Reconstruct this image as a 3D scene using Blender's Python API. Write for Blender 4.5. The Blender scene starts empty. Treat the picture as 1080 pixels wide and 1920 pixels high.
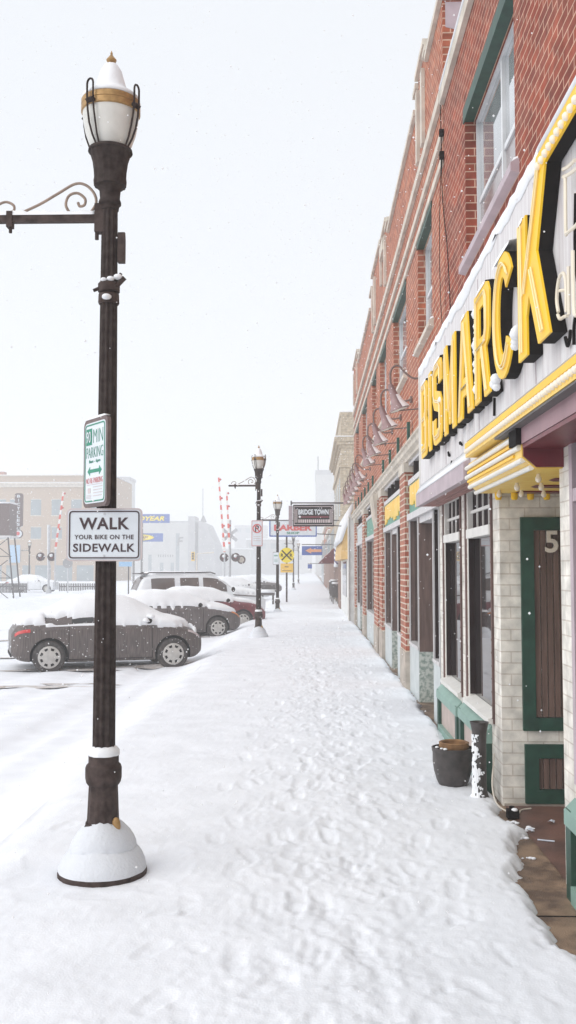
import bpy, bmesh, math, random
import numpy as np
from mathutils import Vector, Matrix
random.seed(7)
R = math.radians
SC = bpy.context.scene
COL = SC.collection
# ------------------------------------------------------------------ camera
F = 1800.0; EYE = 1.7
PITCH = math.atan(106/F); YAW = math.atan(43/F*math.cos(PITCH))
cam = bpy.data.cameras.new('camera'); cam.sensor_fit = 'VERTICAL'; cam.sensor_height = 36; cam.sensor_width = 36
cam.lens = F/1920*36; cam.clip_start = 0.05; cam.clip_end = 3000
co = bpy.data.objects.new('camera', cam); COL.objects.link(co)
co.location = (0, 0, EYE); co.rotation_euler = (math.pi/2+PITCH, 0, YAW); SC.camera = co

def at(px, py, Y):
    """point of the street at distance Y that a photo pixel looks at"""
    x, y, z = (px-540)/F, 1.0, (960-py)/F
    y, z = y*math.cos(PITCH)-z*math.sin(PITCH), y*math.sin(PITCH)+z*math.cos(PITCH)
    c, s = math.cos(YAW), math.sin(YAW)
    d = (x*c-y*s, x*s+y*c, z); t = Y/d[1]
    return Vector((d[0]*t, Y, EYE+d[2]*t))

# ------------------------------------------------------------------ materials
def nodes(name):
    m = bpy.data.materials.new(name); m.use_nodes = True
    nt = m.node_tree; b = nt.nodes['Principled BSDF']
    return m, nt, b

def mat(name, col, rough=.6, var=.12, scale=6.0, bump=0.0, bscale=60.0, metal=0.0, spec=.5, col2=None, detail=4.0, stretch=None, lo=.35, hi=.7):
    m, nt, b = nodes(name)
    b.inputs['Roughness'].default_value = rough; b.inputs['Metallic'].default_value = metal
    b.inputs['Specular IOR Level'].default_value = spec
    tc = nt.nodes.new('ShaderNodeTexCoord')
    mp = nt.nodes.new('ShaderNodeMapping'); nt.links.new(tc.outputs['Object'], mp.inputs[0])
    if stretch: mp.inputs['Scale'].default_value = stretch
    n = nt.nodes.new('ShaderNodeTexNoise'); n.inputs['Scale'].default_value = scale; n.inputs['Detail'].default_value = detail
    nt.links.new(mp.outputs[0], n.inputs['Vector'])
    r = nt.nodes.new('ShaderNodeValToRGB')
    c2 = col2 if col2 else tuple(c*(1-var) for c in col)
    c1 = col if col2 else tuple(min(1, c*(1+var*.6)) for c in col)
    r.color_ramp.elements[0].position = lo; r.color_ramp.elements[0].color = (*c2, 1)
    r.color_ramp.elements[1].position = hi; r.color_ramp.elements[1].color = (*c1, 1)
    nt.links.new(n.outputs['Fac'], r.inputs[0]); nt.links.new(r.outputs[0], b.inputs['Base Color'])
    if bump:
        n2 = nt.nodes.new('ShaderNodeTexNoise'); n2.inputs['Scale'].default_value = bscale; n2.inputs['Detail'].default_value = 5
        nt.links.new(tc.outputs['Object'], n2.inputs['Vector'])
        bp = nt.nodes.new('ShaderNodeBump'); bp.inputs['Strength'].default_value = bump; bp.inputs['Distance'].default_value = .01
        nt.links.new(n2.outputs['Fac'], bp.inputs['Height']); nt.links.new(bp.outputs[0], b.inputs['Normal'])
    return m

def wall_uv(nt):
    """metric wall coordinates: along the wall and up, whichever way the face looks"""
    g = nt.nodes.new('ShaderNodeNewGeometry')
    sp = nt.nodes.new('ShaderNodeSeparateXYZ'); nt.links.new(g.outputs['Position'], sp.inputs[0])
    sn = nt.nodes.new('ShaderNodeSeparateXYZ'); nt.links.new(g.outputs['True Normal'], sn.inputs[0])
    ab = nt.nodes.new('ShaderNodeMath'); ab.operation = 'ABSOLUTE'; nt.links.new(sn.outputs[0], ab.inputs[0])
    gt = nt.nodes.new('ShaderNodeMath'); gt.operation = 'GREATER_THAN'; gt.inputs[1].default_value = .5; nt.links.new(ab.outputs[0], gt.inputs[0])
    mx = nt.nodes.new('ShaderNodeMix'); mx.data_type = 'FLOAT'
    nt.links.new(gt.outputs[0], mx.inputs[0]); nt.links.new(sp.outputs[0], mx.inputs[2]); nt.links.new(sp.outputs[1], mx.inputs[3])
    cb = nt.nodes.new('ShaderNodeCombineXYZ'); nt.links.new(mx.outputs[0], cb.inputs[0]); nt.links.new(sp.outputs[2], cb.inputs[1])
    return cb.outputs[0], g.outputs['Position']

def brick(name, c1, c2, mortar, bw=.25, bh=.092, mw=.011, rough=.85, stain=(.5, .42, .36), stain_amt=.25, bump=.5):
    m, nt, b = nodes(name)
    b.inputs['Roughness'].default_value = rough; b.inputs['Specular IOR Level'].default_value = .25
    uv, pos = wall_uv(nt)
    t = nt.nodes.new('ShaderNodeTexBrick'); nt.links.new(uv, t.inputs['Vector'])
    t.inputs['Scale'].default_value = 1; t.inputs['Brick Width'].default_value = bw; t.inputs['Row Height'].default_value = bh
    t.inputs['Mortar Size'].default_value = mw; t.inputs['Mortar Smooth'].default_value = .15; t.inputs['Bias'].default_value = 0
    t.inputs['Color1'].default_value = (*c1, 1); t.inputs['Color2'].default_value = (*c2, 1); t.inputs['Mortar'].default_value = (*mortar, 1)
    n = nt.nodes.new('ShaderNodeTexNoise'); n.inputs['Scale'].default_value = 1.3; n.inputs['Detail'].default_value = 6; n.inputs['Roughness'].default_value = .65
    nt.links.new(pos, n.inputs['Vector'])
    rp = nt.nodes.new('ShaderNodeMapRange'); rp.inputs[1].default_value = .45; rp.inputs[2].default_value = .75; rp.inputs[4].default_value = stain_amt
    nt.links.new(n.outputs['Fac'], rp.inputs[0])
    mx = nt.nodes.new('ShaderNodeMix'); mx.data_type = 'RGBA'; mx.inputs[7].default_value = (*stain, 1)
    nt.links.new(rp.outputs[0], mx.inputs[0]); nt.links.new(t.outputs['Color'], mx.inputs[6])
    n3 = nt.nodes.new('ShaderNodeTexNoise'); n3.inputs['Scale'].default_value = 9; n3.inputs['Detail'].default_value = 5; nt.links.new(pos, n3.inputs['Vector'])
    r3 = nt.nodes.new('ShaderNodeMapRange'); r3.inputs[1].default_value = .3; r3.inputs[2].default_value = .7; r3.inputs[3].default_value = .72; r3.inputs[4].default_value = 1.2
    nt.links.new(n3.outputs['Fac'], r3.inputs[0])
    m2 = nt.nodes.new('ShaderNodeMix'); m2.data_type = 'RGBA'; m2.blend_type = 'MULTIPLY'; m2.inputs[0].default_value = 1
    nt.links.new(mx.outputs[2], m2.inputs[6]); nt.links.new(r3.outputs[0], m2.inputs[7])
    nt.links.new(m2.outputs[2], b.inputs['Base Color'])
    bp = nt.nodes.new('ShaderNodeBump'); bp.invert = True; bp.inputs['Strength'].default_value = bump; bp.inputs['Distance'].default_value = .008
    nt.links.new(t.outputs['Fac'], bp.inputs['Height']); nt.links.new(bp.outputs[0], b.inputs['Normal'])
    return m

def glass(name, col=(.03, .026, .027), rough=.03, spec=.5, ior=1.5):
    m = mat(name, col, rough, .3, 1.5, spec=spec)
    m.node_tree.nodes['Principled BSDF'].inputs['IOR'].default_value = ior
    return m

def snow_mat(name, col=(.85, .87, .915), bump=.25, sc=90):
    m = mat(name, col, .75, .05, 3.0, bump=bump, bscale=sc, spec=.2)
    return m

def stripes(name, ca, cb_, freq, axis='Z', twist=0.0):
    m, nt, b = nodes(name); b.inputs['Roughness'].default_value = .5
    tc = nt.nodes.new('ShaderNodeTexCoord'); s = nt.nodes.new('ShaderNodeSeparateXYZ'); nt.links.new(tc.outputs['Object'], s.inputs[0])
    a = nt.nodes.new('ShaderNodeMath'); a.operation = 'MULTIPLY_ADD'; a.inputs[1].default_value = freq
    nt.links.new(s.outputs[axis], a.inputs[0])
    k = nt.nodes.new('ShaderNodeMath'); k.operation = 'MULTIPLY'; k.inputs[1].default_value = twist; nt.links.new(s.outputs['X'], k.inputs[0]); nt.links.new(k.outputs[0], a.inputs[2])
    f = nt.nodes.new('ShaderNodeMath'); f.operation = 'FRACT'; nt.links.new(a.outputs[0], f.inputs[0])
    g = nt.nodes.new('ShaderNodeMath'); g.operation = 'GREATER_THAN'; g.inputs[1].default_value = .5; nt.links.new(f.outputs[0], g.inputs[0])
    mx = nt.nodes.new('ShaderNodeMix'); mx.data_type = 'RGBA'; mx.inputs[6].default_value = (*ca, 1); mx.inputs[7].default_value = (*cb_, 1)
    nt.links.new(g.outputs[0], mx.inputs[0]); nt.links.new(mx.outputs[2], b.inputs['Base Color'])
    return m

M = {}
M['snow'] = snow_mat('snow')
M['snowcap'] = snow_mat('snow_on_things', (.86, .87, .89), .3, 45)
M['snowbase'] = snow_mat('thin_snow', (.70, .72, .76), .5, 60)
M['slush'] = mat('slush', (.42, .37, .33), .7, .4, 5, bump=.5, bscale=30, col2=(.62, .6, .6))
M['asphalt'] = mat('asphalt', (.06, .058, .056), .9, .3, 8)
M['concrete'] = mat('wet_brown_concrete', (.30, .20, .13), .5, .4, 7, bump=.6, bscale=110, col2=(.12, .075, .05), detail=12, lo=.38, hi=.62)
M['tile'] = mat('red_brown_tile', (.20, .10, .075), .5, .4, 4, col2=(.10, .055, .045), detail=8, bump=.3)
M['brick'] = brick('red_brick', (.43, .125, .062), (.29, .075, .042), (.58, .39, .29), mw=.0075, bw=.215, bh=.08, stain=(.5, .30, .23), stain_amt=.35)
M['brickA'] = brick('dark_red_brick', (.33, .070, .036), (.18, .040, .025), (.55, .35, .26), mw=.0055, bw=.215, bh=.073, stain=(.45, .26, .2), stain_amt=.22)
M['pil'] = brick('orange_red_brick', (.42, .13, .075), (.33, .095, .06), (.64, .53, .43), bh=.085, bw=.2)
M['cream'] = brick('cream_brick', (.52, .44, .33), (.46, .38, .28), (.55, .49, .4), bh=.12, bw=.34, stain=(.5, .42, .32))
M['tan'] = brick('tan_brick', (.46, .33, .22), (.41, .29, .19), (.48, .37, .27), bh=.1, bw=.3, stain=(.4, .31, .25))
M['wbrick'] = brick('white_painted_brick', (.78, .75, .69), (.72, .69, .63), (.60, .54, .48), bw=.23, bh=.083, mw=.004, stain=(.52, .42, .34), stain_amt=.35, bump=.7)
M['stone'] = mat('pale_stone', (.62, .56, .48), .85, .2, 4, bump=.2)
M['stonebase'] = mat('stone_base', (.48, .42, .36), .85, .25, 5, bump=.2)
M['dark'] = mat('dark_metal', (.020, .012, .010), .7, .35, 25, bump=.15, bscale=120, spec=.16, col2=(.05, .036, .032))
M['iron'] = mat('brown_iron', (.028, .017, .014), .65, .35, 20, bump=.2, bscale=90, col2=(.075, .052, .046), spec=.18)
M['bronze'] = mat('gold_ring', (.48, .29, .11), .4, .3, 25, metal=.35, col2=(.30, .17, .06))
M['scroll'] = mat('scroll_iron', (.30, .22, .17), .5, .25, 20)
M['neonw'] = mat('white_neon', (.80, .72, .58), .3, .06, 10); M['globe'] = mat('frosted_globe', (.66, .645, .60), .25, .12, 8, spec=.5)
M['signwhite'] = mat('sign_white', (.68, .72, .76), .3, .06, 4, spec=.5)
M['signback'] = mat('sign_rim', (.60, .52, .52), .4, .1, 8)
M['signframe'] = mat('sign_frame_brown', (.15, .105, .10), .5, .25, 15)
M['black'] = mat('black_paint', (.010, .008, .008), .8, .3, 12, spec=.12)
M['ink'] = mat('sign_ink', (.05, .025, .03), .5, .1, 12)
M['green_ink'] = mat('green_ink', (.02, .24, .15), .45, .1, 12)
M['red_ink'] = mat('red_ink', (.62, .10, .10), .45, .1, 12)
M['red'] = mat('signal_red', (.55, .05, .05), .45, .2, 12)
M['yellow'] = mat('yellow_paint', (.96, .60, .006), .4, .2, 7, col2=(.90, .52, .03), spec=.3, detail=9)
M['pale_yellow'] = mat('pale_yellow_paint', (.92, .66, .16), .4, .15, 9, col2=(.88, .55, .08))
M['bulb'] = mat('frosted_bulb', (.86, .78, .66), .3, .08, 10)
M['tubelight'] = mat('white_tube', (.86, .83, .76), .35, .05, 10)
M['neon'] = mat('neon_glass', (.90, .76, .42), .3, .06, 10)
M['panel'] = mat('sign_panel_white', (.78, .765, .76), .6, .12, 3.0, col2=(.58, .54, .54), stretch=(1, 7, .5), detail=8)
M['mauve'] = mat('mauve_metal', (.46, .37, .40), .5, .12, 5)
M['plum'] = mat('plum_fascia', (.34, .20, .22), .5, .15, 5)
M['maroon'] = mat('maroon_soffit', (.17, .022, .032), .4, .3, 5, bump=.1)
M['pinkwood'] = mat('soffit_boards', (.36, .17, .15), .6, .3, 3, stretch=(8, .6, 1))
M['darkgrey'] = mat('dark_grey_soffit', (.12, .11, .11), .6, .2, 6)
M['green'] = mat('dark_green_paint', (.017, .072, .048), .5, .25, 10, col2=(.010, .045, .031))
M['mint'] = mat('mint_paint', (.23, .36, .31), .55, .12, 6)
M['signgreen'] = mat('sign_green', (.12, .32, .24), .5, .15, 6)
M['mintwhite'] = mat('pale_base_panel', (.60, .64, .64), .5, .1, 4, col2=(.5, .54, .54))
M['boards'] = mat('brown_boards', (.17, .105, .085), .7, .4, 3, col2=(.09, .055, .045), stretch=(9, 9, .8), detail=6)
M['infill'] = mat('pinkish_infill', (.50, .41, .37), .7, .15, 5)
M['brownwall'] = mat('brown_panel', (.20, .13, .11), .5, .35, 5, col2=(.125, .08, .068), stretch=(5, 5, .7))
M['terrazzo'] = mat('terrazzo', (.64, .68, .63), .45, .4, 22, col2=(.28, .36, .32), detail=6, lo=.38, hi=.56)
M['jamb'] = mat('dark_jamb', (.030, .019, .019), .9, .3, 6, spec=.1)
M['frame'] = mat('pale_frame', (.62, .60, .60), .5, .1, 6)
M['whitepaint'] = mat('white_frame_paint', (.74, .72, .68), .5, .08, 5)
M['greyframe'] = mat('grey_window_frame', (.70, .71, .72), .45, .1, 6)
M['glass'] = glass('window_glass', (.016,.012,.012), .05, .35); M['glassbright'] = glass('shop_glass', (.03,.025,.025), .02, .5, 2.5); M['moulding'] = mat('brown_moulding', (.15,.085,.075), .5, .25, 6)
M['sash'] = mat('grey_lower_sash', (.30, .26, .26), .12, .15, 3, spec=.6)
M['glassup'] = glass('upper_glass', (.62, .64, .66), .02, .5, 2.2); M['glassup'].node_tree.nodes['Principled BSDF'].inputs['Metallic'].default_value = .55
M['purple'] = mat('mauve_shade', (.30, .19, .19), .42, .25, 8)
M['pipe'] = mat('lamp_pipe', (.20, .14, .125), .5, .2, 10)
M['postgreen'] = mat('lamp_bracket_green', (.012, .085, .06), .5, .2, 10)
M['pot'] = mat('dark_glazed_pot', (.075, .063, .06), .45, .35, 12, bump=.2, col2=(.035, .03, .028))
M['rimpot'] = mat('brown_wicker', (.33, .18, .075), .7, .4, 14, bump=.5, bscale=50, col2=(.17, .085, .035))
M['cord'] = mat('white_cord', (.66, .60, .52), .5, .1, 8)
M['plastic'] = mat('blue_white_scrap', (.62, .68, .78), .4, .15, 20)
M['cargrey'] = mat('dirty_grey_car', (.085, .070, .066), .35, .35, 6, stretch=(9, 9, .5), col2=(.17, .14, .13), spec=.4, lo=.3, hi=.62)
M['cargrey2'] = mat('dusty_grey_car', (.095, .078, .076), .38, .3, 5, col2=(.16, .135, .13), stretch=(5, 5, .6), spec=.4)
M['carred'] = mat('dark_red_car', (.17, .022, .03), .35, .25, 6, spec=.5)
M['carwhite'] = mat('white_car', (.74, .75, .77), .35, .06, 4, spec=.5)
M['carwindow'] = glass('car_window', (.035, .035, .036), .06)
M['carglass2'] = glass('car_window_brown', (.12, .095, .085), .08)
M['tyre'] = mat('tyre_rubber', (.03, .027, .026), .85, .3, 14, col2=(.08, .07, .066))
M['hub'] = mat('silver_hubcap', (.55, .53, .50), .4, .15, 10, metal=.2)
M['taillight'] = mat('tail_light', (.62, .05, .05), .2, .15, 8)
M['amber'] = mat('amber_lamp', (.75, .25, .06), .3, .15, 8)
M['plate'] = mat('number_plate', (.5, .5, .52), .5, .2, 20)
M['rrdisc'] = mat('signal_disc', (.075, .035, .035), .6, .2, 10)
M['silver'] = mat('silver_mast', (.55, .56, .58), .5, .12, 8)
M['gate'] = stripes('gate_stripes', (.80, .78, .76), (.70, .12, .09), 1.6)
M['barber'] = stripes('barber_stripes', (.78, .78, .80), (.14, .12, .22), 4.2, 'Z', 5.0)
M['bluesign'] = mat('blue_sign', (.055, .12, .42), .5, .1, 5)
M['paleblue'] = mat('pale_blue_board', (.30, .50, .72), .5, .1, 5)
M['orange'] = mat('orange_mark', (.80, .36, .18), .5, .1, 5)
M['sign_yellow'] = mat('warning_yellow', (.90, .70, .02), .4, .05, 5)
M['sign_orange'] = mat('warning_plaque', (.86, .55, .10), .4, .05, 5)
M['wall_white'] = mat('white_shop_wall', (.80, .80, .78), .7, .12, 4)
M['wall_yellow'] = mat('yellow_awning', (.72, .48, .20), .7, .12, 5)
M['awning'] = mat('maroon_awning', (.16, .035, .045), .8, .2, 5)
M['pale_wall'] = mat('pale_far_wall', (.50, .50, .49), .8, .1, .5)
M['grey_wall'] = mat('grey_far_wall', (.36, .36, .37), .8, .15, .6)
M['far_glass'] = mat('far_window', (.22, .27, .29), .2, .2, .8)
M['shopbrown'] = mat('brown_far_shop', (.26, .16, .125), .8, .25, .9)
M['lattice'] = mat('dark_steel', (.085, .075, .075), .6, .2, 6)
M['bark'] = mat('bark', (.10, .08, .07), .9, .2, 8)

# ------------------------------------------------------------------ mesh building
class MB:
    def __init__(s): s.v = []; s.f = []; s.m = []; s.cur = 0
    def add(s, vs, fs):
        o = len(s.v); s.v += [tuple(v) for v in vs]
        for f in fs: s.f.append(tuple(i+o for i in f)); s.m.append(s.cur)
        return s
    def box(s, x0, x1, y0, y1, z0, z1):
        if x0 > x1: x0, x1 = x1, x0
        if y0 > y1: y0, y1 = y1, y0
        if z0 > z1: z0, z1 = z1, z0
        v = [(x0,y0,z0),(x1,y0,z0),(x1,y1,z0),(x0,y1,z0),(x0,y0,z1),(x1,y0,z1),(x1,y1,z1),(x0,y1,z1)]
        return s.add(v, [(0,3,2,1),(4,5,6,7),(0,1,5,4),(1,2,6,5),(2,3,7,6),(3,0,4,7)])
    def quad(s, a, b, c, d): return s.add([a, b, c, d], [(0,1,2,3)])
    def prism(s, poly, axis, a0, a1):
        """poly: 2-D outline; axis 'y': poly is (x,z); 'x': (y,z); 'z': (x,y)"""
        def p(u, w, t): return {'y': (u,t,w), 'x': (t,u,w), 'z': (u,w,t)}[axis]
        n = len(poly)
        v = [p(u,w,a0) for u,w in poly]+[p(u,w,a1) for u,w in poly]
        return s.add(v, [tuple(range(n))[::-1], tuple(range(n,2*n))]+[(i,(i+1)%n,n+(i+1)%n,n+i) for i in range(n)])
    def lathe(s, prof, c=(0,0,0), n=24, flute=0, fd=0.0, axis='z', cap=True, wob=0.0):
        v = []
        for r, z in prof:
            for i in range(n):
                a = 2*math.pi*i/n
                rr = r*(1-(fd*(.5+.5*math.cos(a*flute)) if flute else 0))
                if wob: rr += random.uniform(-wob, wob)
                p = (rr*math.cos(a), rr*math.sin(a), z)
                if axis == 'y': p = (p[0], p[2], p[1])
                if axis == 'x': p = (p[2], p[0], p[1])
                v.append((p[0]+c[0], p[1]+c[1], p[2]+c[2]))
        f = []
        for k in range(len(prof)-1):
            for i in range(n):
                j = (i+1) % n
                f.append((k*n+i, k*n+j, (k+1)*n+j, (k+1)*n+i))
        if cap:
            f.append(tuple(range(n))[::-1]); f.append(tuple((len(prof)-1)*n+i for i in range(n)))
        return s.add(v, f)
    def tube(s, pts, r, n=8, closed=False):
        pts = [Vector(p) for p in pts]; m = len(pts); v = []
        up = None
        for i, p in enumerate(pts):
            if closed: t = (pts[(i+1) % m]-pts[i-1])
            else: t = pts[min(i+1, m-1)]-pts[max(i-1, 0)]
            t.normalize()
            if up is None:
                up = Vector((0,0,1)) if abs(t.z) < .9 else Vector((1,0,0))
            a = t.cross(up)
            if a.length < 1e-4: a = t.cross(Vector((0,1,0)))
            a.normalize(); b = a.cross(t); up = b
            rr = r[i] if isinstance(r, (list, tuple)) else r
            for k in range(n):
                q = 2*math.pi*k/n
                v.append(p+a*(rr*math.cos(q))+b*(rr*math.sin(q)))
        f = []
        for i in range(m if closed else m-1):
            j = (i+1) % m
            for k in range(n):
                l = (k+1) % n
                f.append((i*n+k, i*n+l, j*n+l, j*n+k))
        if not closed: f.append(tuple(range(n))[::-1]); f.append(tuple((m-1)*n+k for k in range(n)))
        return s.add(v, f)
    def ball(s, c, r, n=10, sq=(1,1,1)):
        prof = [(math.sin(math.pi*k/(n//2+1)), -math.cos(math.pi*k/(n//2+1))) for k in range(n//2+2)]
        v = []
        for rr, z in prof:
            for i in range(n):
                a = 2*math.pi*i/n
                v.append((c[0]+r*sq[0]*rr*math.cos(a), c[1]+r*sq[1]*rr*math.sin(a), c[2]+r*sq[2]*z))
        f = [(k*n+i, k*n+(i+1) % n, (k+1)*n+(i+1) % n, (k+1)*n+i) for k in range(len(prof)-1) for i in range(n)]
        return s.add(v, f)
    def ring(s, c, r0, r1, y0, y1, n=28):
        """flat annulus facing -y"""
        v = []
        for (r, y) in ((r0,y0),(r1,y0),(r1,y1),(r0,y1)):
            for i in range(n):
                a = 2*math.pi*i/n; v.append((c[0]+r*math.cos(a), c[1]+y, c[2]+r*math.sin(a)))
        f = [(k*n+i, k*n+(i+1) % n, ((k+1) % 4)*n+(i+1) % n, ((k+1) % 4)*n+i) for k in range(4) for i in range(n)]
        return s.add(v, f)

ROOT = {}
def _mesh(name, mb, mats, off, smooth):
    me = bpy.data.meshes.new(name)
    v = [(a-off[0], b-off[1], c-off[2]) for a, b, c in mb.v] if any(off) else mb.v
    me.from_pydata(v, [], mb.f)
    for m in (mats if isinstance(mats, (list, tuple)) else [mats]): me.materials.append(m)
    if any(mb.m): me.polygons.foreach_set('material_index', mb.m)
    bm = bmesh.new(); bm.from_mesh(me); bmesh.ops.recalc_face_normals(bm, faces=bm.faces); bm.to_mesh(me); bm.free()
    if smooth:
        me.polygons.foreach_set('use_smooth', [True]*len(me.polygons))
        try: 0 if (mats in (M['snow'], M['snowcap'])) else me.set_sharp_from_angle(angle=R(38))
        except Exception: pass
    me.update()
    return me

def thing(name, label, cat, loc=(0,0,0), rz=0.0, group=None):
    o = bpy.data.objects.new(name, None); COL.objects.link(o); o.empty_display_size = .1
    o.location = loc; o.rotation_euler = (0,0,rz); tag(o, label, cat, group); ROOT[o.name] = o
    return o
def tag(o, label, cat, group=None):
    o['label'] = label; o['category'] = cat
    if group: o['group'] = group
    return o
def root_of(o):
    while o.parent: o = o.parent
    return o
def part(name, mb, mats, parent, local=False, smooth=True, label=None, offset=None):
    """a child mesh; vertices are world coordinates unless local"""
    off = (0,0,0) if local else tuple(root_of(parent).location)
    if offset: off = offset
    o = bpy.data.objects.new(name, _mesh(name, mb, mats, off, smooth)); COL.objects.link(o); o.parent = parent
    if label: o['label'] = label
    return o
def single(name, mb, mats, label, cat, group=None, loc=(0,0,0), smooth=True):
    o = bpy.data.objects.new(name, _mesh(name, mb, mats, loc, smooth)); COL.objects.link(o); o.location = loc
    return tag(o, label, cat, group)
def struct(name, mb, mats, smooth=True, kind='structure'):
    o = bpy.data.objects.new(name, _mesh(name, mb, mats, (0,0,0), smooth)); COL.objects.link(o); o['kind'] = kind
    return o
def copy_tree(o, parent=None, loc=None, rz=None, label=None):
    c = o.copy(); COL.objects.link(c); c.parent = parent
    if loc is not None: c.location = loc
    if rz is not None: c.rotation_euler = (0,0,rz)
    if label: c['label'] = label
    for ch in list(o.children): copy_tree(ch, c)
    return c

def text_mb(body, w=None, h=.1, depth=.002, bold=0.0, spacing=1.0, x=0.0, z=0.0, y=0.0, align='C', shear=0.0):
    """lettering facing -y, fitted to height h and (if given) width w, centred on x, z"""
    cu = bpy.data.curves.new('lettering', 'FONT'); cu.body = body; cu.size = 1; cu.extrude = .01; cu.offset = bold; cu.space_character = spacing; cu.shear = shear
    cu.resolution_u = 3
    o = bpy.data.objects.new('lettering', cu); COL.objects.link(o)
    dg = bpy.context.evaluated_depsgraph_get(); dg.update()
    me = bpy.data.meshes.new_from_object(o.evaluated_get(dg))
    v = [tuple(q.co) for q in me.vertices]; f = [tuple(p.vertices) for p in me.polygons]
    bpy.data.objects.remove(o); bpy.data.curves.remove(cu); bpy.data.meshes.remove(me)
    xs = [q[0] for q in v]; ys = [q[1] for q in v]
    x0, x1, y0, y1 = min(xs), max(xs), min(ys), max(ys)
    sy = h/(y1-y0); sx = w/(x1-x0) if w else sy
    mb = MB()
    def tx(q):
        u = (q[0]-x0)*sx; wid = (x1-x0)*sx
        u = u-wid/2 if align == 'C' else u
        return (x+u, y-(q[2]+.01)/.02*depth, z+(q[1]-y0)*sy-h/2)
    return mb.add([tx(q) for q in v], f)

def rrect(w, h, r, n=5, cx=0, cz=0):
    p = []
    for (sx, sz, a0) in ((1,-1,-90),(1,1,0),(-1,1,90),(-1,-1,180)):
        for k in range(n+1):
            a = R(a0+90*k/n); p.append((cx+sx*(w/2-r)+r*math.cos(a), cz+sz*(h/2-r)+r*math.sin(a)))
    return p
def frame_mb(outer, inner, y0, y1):
    """flat ring between two outlines with the same count, facing -y"""
    n = len(outer); mb = MB()
    v = [(x,y0,z) for x,z in outer]+[(x,y0,z) for x,z in inner]+[(x,y1,z) for x,z in outer]+[(x,y1,z) for x,z in inner]
    f = []
    for i in range(n):
        j = (i+1) % n
        f += [(i,j,n+j,n+i),(2*n+i,3*n+i,3*n+j,2*n+j),(i,2*n+i,2*n+j,j),(n+i,n+j,3*n+j,3*n+i)]
    return mb.add(v, f)

def wall_x(mb, X, depth, y0, y1, z0, z1, holes):
    """a wall facing -x with rectangular openings and their reveals"""
    ys = sorted({y0, y1, *[h[0] for h in holes], *[h[1] for h in holes]}); ys = [a for a in ys if y0 <= a <= y1]
    zs = sorted({z0, z1, *[h[2] for h in holes], *[h[3] for h in holes]}); zs = [a for a in zs if z0 <= a <= z1]
    for i in range(len(ys)-1):
        for k in range(len(zs)-1):
            cy, cz = (ys[i]+ys[i+1])/2, (zs[k]+zs[k+1])/2
            if any(h[0] < cy < h[1] and h[2] < cz < h[3] for h in holes): continue
            mb.quad((X,ys[i],zs[k]), (X,ys[i+1],zs[k]), (X,ys[i+1],zs[k+1]), (X,ys[i],zs[k+1]))
    for a, b, c, d in holes:
        D = X+depth
        mb.quad((X,a,c),(D,a,c),(D,a,d),(X,a,d)); mb.quad((X,b,c),(D,b,c),(D,b,d),(X,b,d))
        mb.quad((X,a,c),(X,b,c),(D,b,c),(D,a,c)); mb.quad((X,a,d),(X,b,d),(D,b,d),(D,a,d))
    return mb

def smooth_path(pts, k=6):
    P = [Vector(p) for p in pts]; out = []
    for i in range(len(P)-1):
        p0, p1, p2, p3 = P[max(i-1,0)], P[i], P[i+1], P[min(i+2,len(P)-1)]
        for j in range(k):
            t = j/k
            out.append(.5*((2*p1)+(p2-p0)*t+(2*p0-5*p1+4*p2-p3)*t*t+(3*p1-p0-3*p2+p3)*t**3))
    out.append(P[-1]); return out

def lumps(mb, pts, r, flat=.5, n=8):
    for p in pts:
        q = r*random.uniform(.6, 1.25)
        mb.ball(p, q, n, (1, 1.15, flat))
    return mb
# ------------------------------------------------------------------ light and air
w = bpy.data.worlds.new('World'); SC.world = w; w.use_nodes = True
nt = w.node_tree; bg = nt.nodes['Background']
SUN_EL, SUN_AZ = R(38), R(-124)          # soft overcast brightness from above the street, behind the left shoulder
sky = nt.nodes.new('ShaderNodeTexSky'); sky.sky_type = 'NISHITA'; sky.sun_disc = False
sky.sun_elevation = SUN_EL; sky.sun_rotation = SUN_AZ
hs = nt.nodes.new('ShaderNodeHueSaturation'); hs.inputs['Saturation'].default_value = .25; nt.links.new(sky.outputs[0], hs.inputs['Color'])
mx = nt.nodes.new('ShaderNodeMix'); mx.data_type = 'RGBA'; mx.inputs[0].default_value = .88     # a closed cloud deck over the blue
mx.inputs[7].default_value = (7.5, 7.8, 8.2, 1)
nt.links.new(hs.outputs[0], mx.inputs[6]); nt.links.new(mx.outputs[2], bg.inputs['Color']); bg.inputs['Strength'].default_value = .1
sl = bpy.data.lights.new('sun', 'SUN'); sl.energy = 1.45; sl.angle = R(60); sl.color = (1, .97, .93)
so = bpy.data.objects.new('sun', sl); COL.objects.link(so); so.location = (-20, -15, 30)
d = Vector((math.sin(SUN_AZ)*math.cos(SUN_EL), math.cos(SUN_AZ)*math.cos(SUN_EL), math.sin(SUN_EL)))
so.rotation_euler = d.to_track_quat('Z', 'Y').to_euler()
SC.view_settings.view_transform = 'Standard'; SC.view_settings.look = 'None'; SC.view_settings.exposure = 0.36; SC.view_settings.gamma = 1.0
SC.view_settings.use_curve_mapping = False
SC.cycles.max_bounces = 6; SC.cycles.diffuse_bounces = 3; SC.cycles.glossy_bounces = 3; SC.cycles.volume_bounces = 2
SC.cycles.use_denoising = True; SC.cycles.caustics_reflective = False; SC.cycles.caustics_refractive = False

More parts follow.
